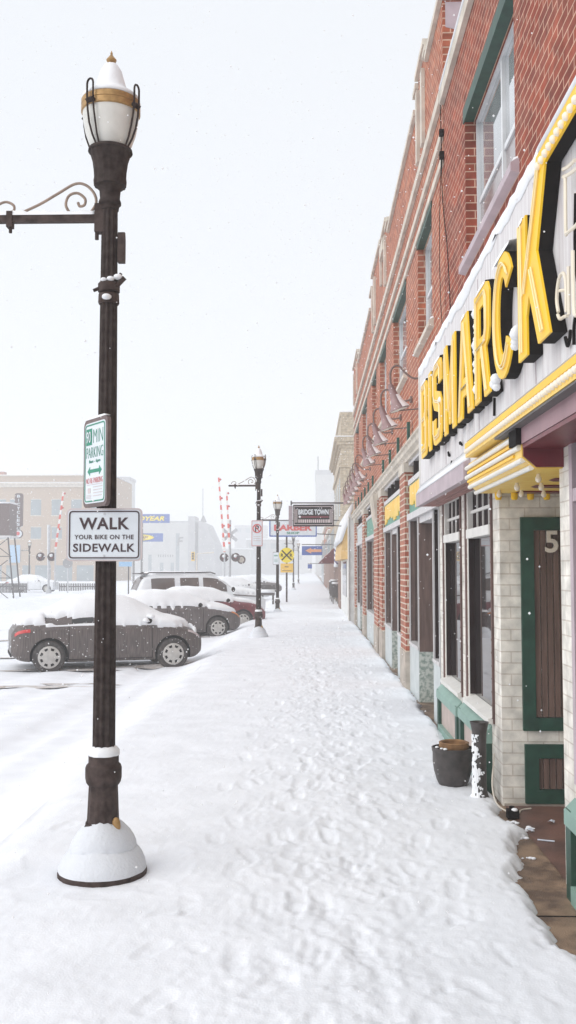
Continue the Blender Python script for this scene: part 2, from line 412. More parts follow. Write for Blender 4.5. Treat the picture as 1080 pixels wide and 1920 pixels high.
HAZE = True
if HAZE:
    hz = MB().box(-150, 60, -14, 430, -2.0, 34)
    hm = bpy.data.materials.new('haze'); hm.use_nodes = True; n = hm.node_tree
    n.nodes.remove(n.nodes['Principled BSDF'])
    pv = n.nodes.new('ShaderNodeVolumePrincipled'); pv.inputs['Color'].default_value = (.985, .99, 1, 1)
    pv.inputs['Density'].default_value = .0038; pv.inputs['Anisotropy'].default_value = .0
    n.links.new(pv.outputs[0], n.nodes['Material Output'].inputs['Volume'])
    struct('haze', hz, hm, smooth=False, kind='stuff')

# ------------------------------------------------------------------ ground under the snow
STREET = -.27
g = MB().box(-150, 60, -14, 430, -1.2, -.62); struct('ground', g, M['asphalt'], smooth=False)
g = MB().box(-95, -1.704, -13, 428, -.615, STREET-.07); struct('road', g, M['asphalt'], smooth=False)
g = MB().box(-1.7, 1.9, -13, 428, -.614, -.055); struct('sidewalk', g, M['concrete'], smooth=False)
g = MB()
g.add([(1.43,5.35,-.05),(2.6,5.35,-.05),(2.6,7.3,-.05),(1.43,7.3,-.05)], [(0,1,2,3)])
struct('entrance_floor', g, M['tile'], smooth=False)
g = MB().box(1.0, 1.9, 4.985, 5.0, -.056, -.0535); struct('pavement_joint', g, M['black'], smooth=False)

# ------------------------------------------------------------------ snow, one height field
rng = np.random.default_rng(11)
TAB = rng.random((512, 512))
def vn(x, y, f, s=0):
    x = x*f+s*17.3+200; y = y*f+s*31.7+200
    i = np.floor(x).astype(int); j = np.floor(y).astype(int); u = x-i; v = y-j
    u = u*u*(3-2*u); v = v*v*(3-2*v)
    t = lambda a, b: TAB[a % 512, b % 512]
    return (t(i,j)*(1-u)+t(i+1,j)*u)*(1-v)+(t(i,j+1)*(1-u)+t(i+1,j+1)*u)*v-.5

def axis_x():
    xs = [-148.]
    while xs[-1] < 58:
        x = xs[-1]
        if x < -2.3: st = max(.07, (-2.3-x)*.06)
        elif x < 1.6: st = .015
        else: st = max(.1, (x-1.6)*.25)
        xs.append(x+st)
    return np.array(xs)
def axis_y():
    ys = [-12.]
    while ys[-1] < 425:
        y = ys[-1]
        st = .5 if y < 2.6 else .0046*max(y, 2.9)
        ys.append(y+st)
    return np.array(ys)
XS, YS = axis_x(), axis_y()
X, Y = np.meshgrid(XS, YS, indexing='ij')
def edge_x(y):
    return np.interp(y, [0,3.6,4.3,4.5,4.9,5.2,5.5,5.8,6.2,6.45,6.75,7.05,7.6,9,11,14,25,40],
                        [1.34,1.31,1.235,1.185,1.165,1.18,1.165,1.26,1.30,1.40,1.34,1.37,1.40,1.385,1.385,1.39,1.40,1.405])
t = np.clip((X+2.75+.25*vn(X,Y,.6,77))/1.0, 0, 1); t = t*t*(3-2*t)
Hh = STREET*(1-t)
near = np.clip(1.15-Y/60, .25, 1)
Hh = Hh+.030*vn(X,Y,.55,1)*near+.022*vn(X,Y,1.6,2)*near+.011*vn(X,Y,4.2,3)
path = np.exp(-((X-(.18+.05*Y/10))/.72)**2)*np.clip((X+1.4)*2, 0, 1)
Hh = Hh+path*(.004*vn(X,Y,7.5,4)+.0045*vn(X,Y,16,5)+.0055*vn(X,Y,33,8)*(Y<16)+.022*np.clip(vn(X,Y,19,13)-.2,0,1)-.03*np.clip(vn(X,Y,13,15)-.27,0,1)+.03*np.clip(vn(X,Y,41,14)-.24,0,1)*(Y<12))
Hh = Hh+.0035*vn(X,Y,28,6)*(Y<14)
# long wind ripples on the untrodden side by the lamp
wr = np.clip((-.35-X)/.5, 0, 1)*(X > -9)
Hh = Hh+wr*.013*vn(X*.55+Y*.25, Y*1.0-X*.45, 2.3, 9)+wr*.006*vn(X*.7, Y*2.0-X*.9, 3.1, 12)
# footprints
def dent(cx, cy, L, Wd, ang, dep):
    r = L*1.6
    i0, i1 = np.searchsorted(XS, [cx-r, cx+r]); j0, j1 = np.searchsorted(YS, [cy-r, cy+r])
    if i1 <= i0 or j1 <= j0: return
    dx = X[i0:i1,j0:j1]-cx; dy = Y[i0:i1,j0:j1]-cy
    a = dx*math.sin(ang)+dy*math.cos(ang); b = dx*math.cos(ang)-dy*math.sin(ang)
    wl = Wd*(1-.18*np.cos(a/L*3.1+.4))
    q = (np.abs(a)/(L*.5))**2.6+(np.abs(b)/(wl*.5))**2.6
    Hh[i0:i1,j0:j1] += -dep*np.exp(-q**2.4)+dep*.35*np.exp(-((q-1.6)/.5)**2)
def walker(x, y, d, n, a0, side=1, dep=.028):
    for k in range(n):
        x += math.sin(a0)*d+random.gauss(0,.025); y += math.cos(a0)*d+random.gauss(0,.05)
        a0 += random.gauss(0,.03); a0 *= .93
        dent(x+side*.10, y, .29, .115, a0+side*.12, dep*random.uniform(.6,1.25)); side = -side
for k in range(13):
    walker(random.gauss(.22,.36), random.uniform(2.7,4.5), random.uniform(.58,.72), 38, random.gauss(0,.05), 1, random.uniform(.004,.010))
for k in range(520):
    y = 2.8+22*random.random()**1.5
    dent(random.gauss(.22+.012*y,.46), y, random.uniform(.08,.28), random.uniform(.05,.115), random.gauss(0,.6), random.uniform(.002,.008))
for x,y in ((-.95,3.6),(-.62,3.9),(-.72,4.4),(-1.7,5.0),(-1.62,6.4)): dent(x, y, .22, .12, .5, .008)
for k in range(9):
    a = k/9*6.28; dent(-1.187+.42*math.cos(a), 5.52+.42*math.sin(a), .3, .2, a, .006)
# wheel ruts in the parking strip and on the road
for off in (-3.3, -4.4, -5.5, -7.4, -9.2, -11):
    c = off+.35*vn(X*0+off, Y, .08, 21)
    Hh -= .045*np.exp(-((X-c)/.22)**4)*(.6+.8*vn(X,Y,.5,22))*np.clip((Y-4)/6,0,1)
# ploughed banks across the road
Hh += np.clip(1-np.abs(X+15.5)/2.2,0,1)*(.30+.55*vn(X,Y,.45,31))*np.clip((Y-25)/20,0,1)
bank = np.exp(-((Y-66)/3.5)**2)*np.clip((-6.5-X)/2,0,1)
Hh += bank*(.22+.5*vn(X,Y,.6,32))
Hh = np.maximum(Hh, np.where(X > -2, -.045, -.9))
fl = np.exp(-(((X+1.187)**2+(Y-5.54)**2)/.42**2)**2); Hh = Hh*(1-fl)+(-.03)*fl
# the bare strip along the wall
ex = edge_x(Y)+.055*vn(X*0,Y,3.1,41)+.05*vn(X,Y,11,42)+.03*vn(X,Y,30,43)
s = np.clip((ex-X)/.10, -1, 1)
melt = np.clip(1-s, 0, 1)**1.5
Hh = np.where(s > 0, Hh*(1-melt)+(-.058)*melt+.004*vn(X,Y,40,44), -.12)
Hh = np.where(X > 1.75, -.12, Hh)
# little melt holes by the wall
nx, ny = X.shape
me = bpy.data.meshes.new('snow_cover')
me.vertices.add(nx*ny); me.vertices.foreach_set('co', np.stack([X,Y,Hh],-1).astype(np.float32).ravel())
ii, jj = np.meshgrid(np.arange(nx-1), np.arange(ny-1), indexing='ij')
a = ii*ny+jj; q = np.stack([a, a+ny, a+ny+1, a+1], -1).reshape(-1)
nf = (nx-1)*(ny-1)
me.loops.add(nf*4); me.loops.foreach_set('vertex_index', q.astype(np.int32))
me.polygons.add(nf); me.polygons.foreach_set('loop_start', (np.arange(nf)*4).astype(np.int32)); me.polygons.foreach_set('loop_total', np.full(nf,4,dtype=np.int32))
me.polygons.foreach_set('use_smooth', np.ones(nf, dtype=bool)); me.materials.append(M['snow']); me.update(); me.validate()
o = bpy.data.objects.new('snow_cover', me); COL.objects.link(o); o['kind'] = 'structure'
def ground_z(x, y):
    i = min(max(np.searchsorted(XS, x),0),nx-1); j = min(max(np.searchsorted(YS, y),0),ny-1)
    return float(Hh[i,j])

# ------------------------------------------------------------------ falling snow
fm = bpy.data.materials.new('snow_flake'); fm.use_nodes = True; M['flake'] = fm
_n = fm.node_tree; _n.nodes.remove(_n.nodes['Principled BSDF'])
_d = _n.nodes.new('ShaderNodeBsdfDiffuse'); _t = _n.nodes.new('ShaderNodeBsdfTranslucent'); _x = _n.nodes.new('ShaderNodeMixShader')
_d.inputs[0].default_value = (.97,.97,.98,1); _t.inputs[0].default_value = (.97,.97,.98,1)
_n.links.new(_d.outputs[0], _x.inputs[1]); _n.links.new(_t.outputs[0], _x.inputs[2]); _n.links.new(_x.outputs[0], _n.nodes['Material Output'].inputs[0])
NF = 9000
fx = rng.uniform(-4.6, 1.05, NF); fy = 2.2+12*rng.random(NF)**.8; fz = rng.uniform(.1, 6.5, NF)
fs = rng.uniform(.0016, .0040, NF)*(1+.05*fy)
tet = np.array([(1,0,0),(-1,0,0),(0,1,0),(0,-1,0),(0,0,1),(0,0,-1)])
V = (np.stack([fx,fy,fz],-1)[:,None,:]+tet[None]*fs[:,None,None]).reshape(-1,3)
Fc = (np.arange(NF)[:,None,None]*6+np.array([(0,2,4),(2,1,4),(1,3,4),(3,0,4),(2,0,5),(1,2,5),(3,1,5),(0,3,5)])[None]).reshape(-1,3)
me = bpy.data.meshes.new('falling_snow'); me.from_pydata(V.tolist(), [], Fc.tolist()); me.materials.append(M['flake'])
o = bpy.data.objects.new('falling_snow', me); COL.objects.link(o); o['kind'] = 'stuff'

# slush: thin dirty patches pressed onto the road
def patch(mb, cx, cy, L, W, ang, z, n=26, jag=.35):
    v = []
    for k in range(n):
        a = 2*math.pi*k/n; r = 1+random.uniform(-jag, jag)
        u, t_ = L/2*math.cos(a)*r, W/2*math.sin(a)*r
        x = cx+u*math.cos(ang)-t_*math.sin(ang); y = cy+u*math.sin(ang)+t_*math.cos(ang)
        v.append((x, y, max(ground_z(x,y), -.5)+z))
    v.append((cx, cy, ground_z(cx,cy)+z+.006))
    mb.add(v, [(k,(k+1) % n, n) for k in range(n)])
SL = MB()
# ------------------------------------------------------------------ NEAR BUILDING: theatre with the big sign
XF = 1.42
bA = thing('brick_theatre', 'two storey dark red brick building with white painted brick shopfront, nearest on the right', 'building', (XF, 6, 0))
mb = MB()
wall_x(mb, XF, .16, -1.5, 10.0, 2.62, 6.62, [(6.53,8.63,4.52,5.80),(1.6,3.9,4.52,5.80)])
mb.box(XF+.20, 9, -1.5, 10.0, 2.62, 6.60)
part('wall', mb, M['brickA'], bA, smooth=False)
mb = MB().box(XF-.05, XF+.35, -1.5, 9.97, 6.62, 6.75); part('coping', mb, M['stone'], bA, smooth=False)
mb = MB().box(XF-.055, XF+.32, -1.5, 9.96, 6.752, 6.80); part('snow', mb, M['snowcap'], bA)
def upper_window(parent, y0, y1, z0, z1, X, dep, mull, rail, sillmat, lintel=True, wmat='greyframe'):
    f = MB(); xf = X+dep-.05; t = .036
    f.box(xf, X+dep+.02, y0+.004, y0+.004+t, z0, z1); f.box(xf, X+dep+.02, y1-.004-t, y1-.004, z0, z1)
    f.box(xf+.003, X+dep+.02, y0+.05, y1-.05, z0, z0+t); f.box(xf+.003, X+dep+.02, y0+.05, y1-.05, z1-t, z1)
    for m in mull: f.box(xf+.001, X+dep+.02, m-.022, m+.022, z0+t, z1-t)
    ed = [y0+.05]+sorted(mull)+[y1-.05]
    for a, b in zip(ed, ed[1:]): f.box(xf+.012, X+dep+.02, a+.03, b-.03, rail-.022, rail+.022)
    wd = part('window', f, M[wmat], parent, smooth=False)
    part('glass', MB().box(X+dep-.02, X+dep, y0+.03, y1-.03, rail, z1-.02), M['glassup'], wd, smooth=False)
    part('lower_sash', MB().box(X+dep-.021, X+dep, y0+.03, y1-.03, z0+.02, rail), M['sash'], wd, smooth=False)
    part('sill', MB().prism([(X-.06,z0-.06),(X-.06,z0-.12),(X+.02,z0-.14),(X+dep,z0-.14),(X+dep,z0-.003),(X-.02,z0-.035)], 'y', y0-.12, y1+.08), M[sillmat], wd, smooth=False)
    part('snow', MB().prism([(X-.055,z0-.058),(X+dep-.065,z0-.001),(X+dep-.07,z0+.028),(X-.03,z0-.012)], 'y', y0-.08, y1+.05), M['snowcap'], wd)
    if lintel: part('lintel', MB().box(X-.012, X+dep-.07, y0-.05, y1+.05, z1-.005, z1+.125), M['green'], wd, smooth=False)
    return wd
upper_window(bA, 6.53, 8.63, 4.52, 5.80, XF, .15, [6.85, 7.47], 5.02, 'mauve')
upper_window(bA, 1.6, 3.9, 4.52, 5.80, XF, .15, [2.2, 3.1], 5.02, 'mauve')
# ground floor, white painted brick
mb = MB()
wall_x(mb, XF, .14, 7.26, 10.62, -.06, 2.50, [(9.13,10.27,.52,2.44),(7.58,8.78,.52,2.44)])
wall_x(mb, XF, .14, -1.5, 5.50, -.06, 2.62, [(2.0,5.24,.52,2.44)])
mb.quad((XF,5.50,-.06),(2.6,5.50,-.06),(2.6,5.50,2.62),(XF,5.50,2.62))
mb.quad((XF,7.26,-.06),(2.62,7.26,-.06),(2.62,7.26,2.62),(XF,7.26,2.62))
mb.quad((2.6,5.5,-.06),(2.6,7.26,-.06),(2.6,7.26,2.62),(2.6,5.5,2.62))
mb.box(XF+.16, 9, 7.30, 10.0, -.06, 2.61); mb.box(XF+.16, 9, -1.5, 5.46, -.06, 2.61); mb.box(2.64, 9, 5.46, 7.30, -.06, 2.61)
part('white_wall', mb, M['wbrick'], bA, smooth=False)
def shop_window(y0, y1, n, sillz=.56):
    X = XF; f = MB(); t = .045
    # brown outer moulding then white frame and lights
    fr = MB(); fr.box(X-.014, X+.10, y0-.055, y0-.004, .50, 2.46); fr.box(X-.014, X+.10, y1+.004, y1+.055, .50, 2.46); fr.box(X-.012, X+.10, y0-.004, y1+.004, 2.441, 2.46)
    a = X+.004
    f.box(a, X+.12, y0, y0+t, .54, 2.44); f.box(a, X+.12, y1-t, y1, .54, 2.44); f.box(a+.002, X+.12, y0+t, y1-t, 2.39, 2.44)
    f.box(a-.02, X+.12, y0+t, y1-t, 1.97, 2.05); f.box(X+.030, X+.0498, y0+t, y1-t, 2.195, 2.222)
    for k in range(1, n):
        y = y0+t+(y1-y0-2*t)*k/n; f.box(X+.036, X+.0495, y-.010, y+.010, 2.03, 2.40)
    f.prism([(X-.05,.50),(X-.05,.535),(X+.055,.575),(X+.055,.50)], 'y', y0-.03, y1+.03)
    wd = part('shop_window', f, M['whitepaint'], bA, smooth=False)
    part('moulding', fr, M['moulding'], wd, smooth=False)
    part('glass', MB().box(X+.058, X+.07, y0+.03, y1-.03, .57, 2.0), M['glassbright'], wd, smooth=False)
    part('transom_glass', MB().box(X+.05, X+.07, y0+.03, y1-.03, 2.02, 2.42), M['jamb'], wd, smooth=False)
    part('jamb', MB().box(X+.008, X+.057, y1-.056, y1-.046, .58, 1.97), M['jamb'], wd, smooth=False)
    return wd
shop_window(9.13, 10.27, 4); shop_window(7.58, 8.78, 4)
# wide dark window of the near pier
fr = MB(); fr.box(XF-.012, XF+.12, 5.195, 5.255, .55, 2.44); fr.box(XF-.01, XF+.12, 2.0, 5.195, .50, .58); fr.box(XF-.01, XF+.12, 2.0, 5.195, 2.06, 2.13)
wd = part('shop_window', fr, M['mauve'], bA, smooth=False)
part('glass', MB().box(XF+.06, XF+.09, 2.0, 5.24, .53, 2.44), M['glass'], wd, smooth=False)
# green framed panels under the windows
def base_panel(y0, y1, z0=-.055, z1=.42):
    X = XF
    p = part('base_panel', MB().box(X-.02, X-.001, y0+.10, y1-.10, z0+.085, z1-.085), M['infill'], bA, smooth=False)
    for a, b in ((y1-.10, y1), (y0, y0+.10)): part('stile', MB().box(X-.055, X-.002, a, b, z0, z1), M['green'], p, smooth=False)
    part('rail', MB().box(X-.060, X-.003, y0+.101, y1-.101, z0, z0+.09), M['mint'], p, smooth=False)
    c = MB(); c.prism([(X-.062,z1-.09),(X-.062,z1-.012),(X-.001,z1+.05),(X-.001,z1-.09)], 'y', y0-.004, y1+.004)
    part('rail', c, M['mint'], p, smooth=False)
base_panel(9.16, 10.55, -.055, .40); base_panel(7.66, 9.02); base_panel(2.2, 5.28)
# strings of little unlit lamps along the window edges
for ys_ in (7.515, 9.065):
    ls = MB(); pts = [(XF-.019, ys_+.004*math.sin(k*2.1), .55+.05*k) for k in range(39)]; ls.tube(pts, .0035, 5)
    for k in range(0, 39, 2): ls.tube([pts[k], (pts[k][0]-.006, pts[k][1]-.014, pts[k][2])], [.005, .007], 6)
    part('light_string', ls, M['moulding'], bA)
# recessed entrance: boarded door leaf facing the pavement
Yr = 7.26
f = MB()
def yframe(mb, x0, x1, z0, z1, t, ya, yb):
    mb.box(x0, x0+t, ya, yb, z0, z1); mb.box(x1-t, x1, ya, yb, z0, z1); mb.box(x0+t, x1-t, ya+.002, yb, z1-t, z1); mb.box(x0+t, x1-t, ya+.002, yb, z0, z0+t)
yframe(f, 1.572, 2.42, .50, 2.085, .095, Yr-.035, Yr-.002); yframe(f, 1.582, 2.42, -.03, .40, .10, Yr-.035, Yr-.002)
dr = part('door', f, M['green'], bA, smooth=False)
b = MB()
for z0, z1 in ((.60,1.985),(.075,.295)):
    x = 1.67
    while x < 2.30:
        b.box(x, x+.040, Yr-.018-random.uniform(0,.004), Yr-.003, z0, z1); x += .048
part('boards', b, M['boards'], dr, smooth=False)
f = text_mb('5', h=.165, depth=.02, bold=.018, x=1.80, z=1.90, y=Yr-.022); part('house_number', f, M['cord'], dr, smooth=False)
part('water_stain_ledge', MB().box(XF+.01, 2.6, Yr-.02, Yr-.001, -.06, -.035), M['stonebase'], bA, smooth=False)

def bulb_row(pts, mb, name, parent, m='bulb'):
    first = None; L = root_of(parent).location
    for q in pts:
        if first is None: first = o = part(name, mb, M[m], parent, local=True)
        else: o = first.copy(); COL.objects.link(o); o.parent = parent
        o.location = (q[0]-L[0], q[1]-L[1], q[2]-L[2])
# the marquee sign
XP = 1.215
ms = thing('marquee_sign', 'long white theatre sign with raised yellow block letters reading BISMARCK above snow', 'sign', (XP, 7, 2.4))
part('panel', MB().prism([(XP,2.50),(XP,3.90),(XF-.004,4.12),(XF-.004,2.50)], 'y', 0.2, 10.62), M['panel'], ms, smooth=False)
part('end_trim', MB().prism([(XP-.012,2.44),(XP-.012,3.93),(XF-.006,4.16),(XF-.006,2.44)], 'y', 10.625, 10.66), M['whitepaint'], ms, smooth=False)
mb = MB()
pts = [(XP-.018+.0*i, 0) for i in range(2)]
n = 90
v = []; fcs = []
for k in range(n+1):
    y = .3+(10.62-.3)*k/n
    a = random.uniform(.006,.03); dz = random.uniform(-.035,.01)
    lo_ = 3.835+.02*math.sin(y*2.3)+random.uniform(-.03,.02)
    v += [(XP-.002, y, lo_), (XP-.010-a*.2, y, lo_+.012), (XP-.004-a*.1, y, 3.865), (XP-.010-a*.2, y, 3.875), (XP-.006-a*.3, y, 3.895+dz*.2), (XP-.006-a*.3, y, 3.915+a*.4), (XP+.07, y, 3.985+a*.5), (XP+.15, y, 4.06+a*.5), (XF-.002, y, 4.13+random.uniform(0,.02))]
for k in range(n):
    for j in range(8): fcs.append((k*9+j, k*9+j+1, (k+1)*9+j+1, (k+1)*9+j))
part('snow', MB().add(v, fcs), M['snowcap'], ms)
# fascia tray left of the entrance, and its boarded soffit
mb = MB().prism([(1.16,2.375),(1.16,2.51),(XP+.0,2.53),(XP+.0,2.375)], 'y', 7.30, 10.60)
fa = part('fascia', mb, M['mauve'], ms, smooth=False)
mb = MB()
k = 0
x = 1.225
while x < 1.40:
    mb.box(x, x+.04, 7.3, 10.58, 2.380, 2.398); x += .048
part('soffit', mb, M['pinkwood'], fa, smooth=False)
part('fascia_snow', MB().prism([(1.155,2.508),(1.165,2.535),(XP-.003,2.62),(XP-.003,2.525)], 'y', 7.32, 10.58), M['snowcap'], fa)
mb = MB().box(1.185, XF-.003, -1.0, 5.40, 2.40, 2.535); fb = part('fascia', mb, M['plum'], ms, smooth=False)
part('soffit', MB().box(1.19, XF-.006, -1.0, 5.395, 2.375, 2.397), M['maroon'], fb, smooth=False)
# letters
XL = 1.13
BOT, HT = 2.815, .745
def arc(cx, cy, rx, ry, a0, a1, n=14): return [(cx+rx*math.cos(R(a0+(a1-a0)*k/n)), cy+ry*math.sin(R(a0+(a1-a0)*k/n))) for k in range(n+1)]
LET = {
 'B': ([(0,0),(.72,0),(.9,.03),(1,.12),(1,.42),(.90,.5),(1,.58),(1,.88),(.9,.97),(.72,1),(0,1)], [[(.35,.17),(.60,.17),(.65,.2),(.65,.37),(.60,.41),(.35,.41)],[(.35,.59),(.60,.59),(.65,.63),(.65,.80),(.60,.83),(.35,.83)]],
       [[(.17,.08),(.75,.08),(.83,.15),(.83,.42),(.74,.5),(.17,.5)],[(.17,.08),(.17,.92),(.75,.92),(.83,.85),(.83,.58),(.74,.5)]]),
 'I': ([(0,0),(1,0),(1,1),(0,1)], [], [[(.5,.05),(.5,.95)]]),
 'S': ([(0,.12),(.1,.03),(.25,0),(.75,0),(.9,.03),(1,.12),(1,.46),(.82,.58),(.35,.66),(.35,.82),(.65,.82),(.65,.7),(1,.7),(1,.88),(.9,.97),(.75,1),(.25,1),(.1,.97),(0,.88),(0,.56),(.18,.44),(.65,.36),(.65,.18),(.35,.18),(.35,.32),(0,.32)], [],
       [[(.17,.3),(.17,.14),(.3,.08),(.7,.08),(.83,.14),(.83,.42),(.68,.48),(.25,.55),(.17,.62),(.17,.86),(.3,.92),(.7,.92),(.83,.86),(.83,.72)]]),
 'M': ([(0,0),(.28,0),(.28,.55),(.43,.08),(.57,.08),(.72,.55),(.72,0),(1,0),(1,1),(.76,1),(.5,.42),(.24,1),(0,1)], [], [[(.14,.04),(.14,.93),(.5,.22),(.86,.93),(.86,.04)]]),
 'A': ([(0,0),(.33,0),(.38,.20),(.62,.20),(.67,0),(1,0),(.70,1),(.30,1)], [[(.42,.38),(.58,.38),(.5,.74)]], [[(.17,.04),(.5,.93),(.83,.04)],[(.30,.29),(.70,.29)]]),
 'R': ([(0,0),(.35,0),(.35,.38),(.42,.38),(.64,0),(1,0),(.76,.43),(.92,.47),(1,.56),(1,.88),(.9,.97),(.75,1),(0,1)], [[(.35,.56),(.60,.56),(.65,.61),(.65,.79),(.60,.83),(.35,.83)]], [[(.17,.04),(.17,.92),(.74,.92),(.83,.84),(.83,.57),(.72,.48),(.17,.48)],[(.55,.46),(.82,.04)]]),
 'C': (arc(.5,.5,.5,.5,34,326,22)+arc(.5,.5,.19,.31,322,38,18), [], [arc(.5,.5,.345,.41,42,318,22)]),
 'K': ([(0,0),(.31,0),(.31,.27),(.40,.40),(.68,0),(1.04,0),(.66,.64),(1.03,1.26),(.70,1.26),(.31,.64),(.31,1),(0,1)], [], [[(.155,.04),(.155,.96)],[(.25,.44),(.82,1.2)],[(.5,.56),(.85,.05)]]),
}
def letter(ch, ya, wd):
    """reads away from the far end: u runs along -y; front face at XL, back on the panel"""
    outer, holes, neon = LET[ch]
    cu = bpy.data.curves.new('letter', 'CURVE'); cu.dimensions = '2D'; cu.fill_mode = 'BOTH'; cu.extrude = .5
    for pl in [outer]+holes:
        sp = cu.splines.new('POLY'); sp.points.add(len(pl)-1); sp.use_cyclic_u = True
        for p, q in zip(sp.points, pl): p.co = (q[0], q[1], 0, 1)
    o = bpy.data.objects.new('letter', cu); COL.objects.link(o)
    dg = bpy.context.evaluated_depsgraph_get(); dg.update()
    me = bpy.data.meshes.new_from_object(o.evaluated_get(dg))
    V = [tuple(v.co) for v in me.vertices]; P = [tuple(p.vertices) for p in me.polygons]
    bpy.data.objects.remove(o); bpy.data.curves.remove(cu)
    side = MB(); face = MB()
    def T(p, x0, x1): return (x0+(x1-x0)*(p[2]+.5), ya-p[0]*wd, BOT+p[1]*HT)
    for p in P:
        zs = {round(V[i][2],2) for i in p}
        if len(zs) == 1:
            if .5 in zs or -.5 in zs:
                (face if -.5 in zs else side).add([T(V[i], XL, XP-.003) for i in p], [tuple(range(len(p)))])
        else: side.add([T(V[i], XL+.012, XP-.003) for i in p], [tuple(range(len(p)))]); face.add([T(V[i], XL, XL+.012) for i in p], [tuple(range(len(p)))])
    bpy.data.meshes.remove(me)
    L = part('letter', side, M['black'], ms, smooth=False)
    part('letter_face', face, M['yellow'], L, smooth=False)
    nb = MB()
    for pl in neon:
        for off in ((-.02, .02) if ch != 'I' else (0,)):
            nb.tube([(XL-.009, ya-u*wd+off, BOT+v*HT+(off*.6 if ch in 'SCB' else 0)) for u, v in pl], .0052, 6)
    part('neon_tube', nb, M['neon'], L)
    return L
for ch, ya, wd in (('B',9.78,.50),('I',9.16,.17),('S',8.86,.62),('M',8.10,.64),('A',7.36,.70),('R',6.58,.56),('C',5.93,.64),('K',5.19,.66)):
    letter(ch, ya, wd)
mb = MB()
for ya, wd, zt in ((5.90,.50,1.0),(6.5,.34,1.0),(8.8,.45,1.0),(9.72,.34,1.0),(5.16,.1,1.0),(7.18,.2,1.0)):
    v = []; f = []
    for k in range(9):
        y = ya-wd*k/8; b_ = math.sin(math.pi*min(max((k+.6)/9.2,0),1))**.5
        v += [(XL-.004,y,BOT+HT*zt-.012),(XL+.002,y,BOT+HT*zt+.022*b_*random.uniform(.8,1.2)),(XL+.05,y,BOT+HT*zt+.042*b_*random.uniform(.9,1.1)),(XP-.01,y,BOT+HT*zt+.034*b_),(XP-.004,y,BOT+HT*zt-.01)]
    for k in range(8):
        for j in range(4): f.append((k*5+j,k*5+j+1,(k+1)*5+j+1,(k+1)*5+j))
    part('letter_snow', MB().add(v, f), M['snowcap'], ms)
mb = MB()
lumps(mb, [(XL+.03,6.02,2.86),(XL+.035,6.0,2.84),(XL+.03,5.99,2.885)], .036, 1.1)
part('letter_snow', mb, M['snowcap'], ms); mb = MB()
for k in range(15): lumps(mb, [(XL+.035+random.uniform(-.01,.01), 6.66+random.uniform(-.015,.015), 2.86+.62*k/14)], .036, 1.0, 7)
part('letter_snow', mb, M['snowcap'], ms); mb = MB()
lumps(mb, [(XL+.02, 5.36-.012*k, 2.95+.02*k) for k in range(5)], .034, 1.0, 7)
part('letter_snow', mb, M['snowcap'], ms); mb = MB()
lumps(mb, [(XL+.02, 8.34+.04*k, 3.17+.01*k) for k in range(3)], .035, .8, 7)
part('letter_snow', mb, M['snowcap'], ms)
# bulb lined yellow border rising from the K
yk = 5.19-.70*.66
mb = MB().box(XL-.002, XL+.012, 0.3, yk, BOT+1.26*HT-.095, BOT+1.26*HT)
bd = part('border_strip', mb, M['yellow'], ms, smooth=False)
part('border_box', MB().box(XL+.0125, XP-.003, 0.3, yk-.002, BOT+1.26*HT-.093, BOT+1.26*HT-.002), M['black'], bd, smooth=False)
y = yk-.07; pts = []
while y > 2.9: pts.append((XL-.006, y, BOT+1.26*HT-.072)); y -= .075
bulb_row(pts, MB().ball((0,0,0), .021, 8), 'bulb', bd)
part('border_snow', MB().box(XL-.004, XP+.01, .3, yk-.05, BOT+1.26*HT+.001, BOT+1.26*HT+.035), M['snowcap'], bd)
# scrap of script neon on the panel right of the K
nb = MB()
P = lambda px, py: (XP-.045, at(px, py, 1).y*0+ (XP-.045)/at(px,py,1.0).x, EYE+(at(px,py,1.0).z-EYE)*(XP-.045)/at(px,py,1.0).x)
for pl in ([(1056,318),(1066,312),(1078,300)],[(1056,332),(1070,325),(1088,310)],[(1060,330),(1061,430),(1064,436),(1084,418),(1092,395)],[(1047,585),(1044,560),(1048,524),(1056,512),(1061,530),(1062,585)],[(1046,590),(1050,598),(1058,594),(1064,592)],[(1050,545),(1061,544)],[(1066,500),(1067,590)],[(1074,470),(1076,580),(1082,590)]):
    nb.tube(smooth_path([P(*q) for q in pl], 4), .0085, 7)
part('script_neon', nb, M['neonw'], ms)
wr_ = [[(XP-.012,4.42,2.80),(XP-.02,4.40,2.76),(XP-.012,4.47,2.74),(XP-.014,4.5,2.79)],[(XP-.012,4.36,2.72),(XP-.018,4.33,2.80),(XP-.012,4.31,2.86)],[(XP-.01,4.30,3.4),(XP-.02,4.29,3.1),(XP-.01,4.27,2.9),(XP-.015,4.28,2.72)],[(XP-.012,8.36,2.68),(XP-.02,8.33,2.71),(XP-.012,8.30,2.67)],[(XP-.01,8.2,2.62),(XP-.016,8.19,2.56)],[(XP-.012,7.72,2.70),(XP-.02,7.67,2.71),(XP-.012,7.63,2.68)],[(XP-.01,6.28,2.82),(XP-.012,6.28,2.70)]]
for pl in wr_: part('wiring', MB().tube(smooth_path(pl, 4), .009, 5), M['black'], ms)
for y in (1.9,3.4,5.15,6.9,8.6): part('seam', MB().box(XP-.003, XP-.0005, y, y+.006, 2.63, 3.80), M['mauve'], ms, smooth=False)
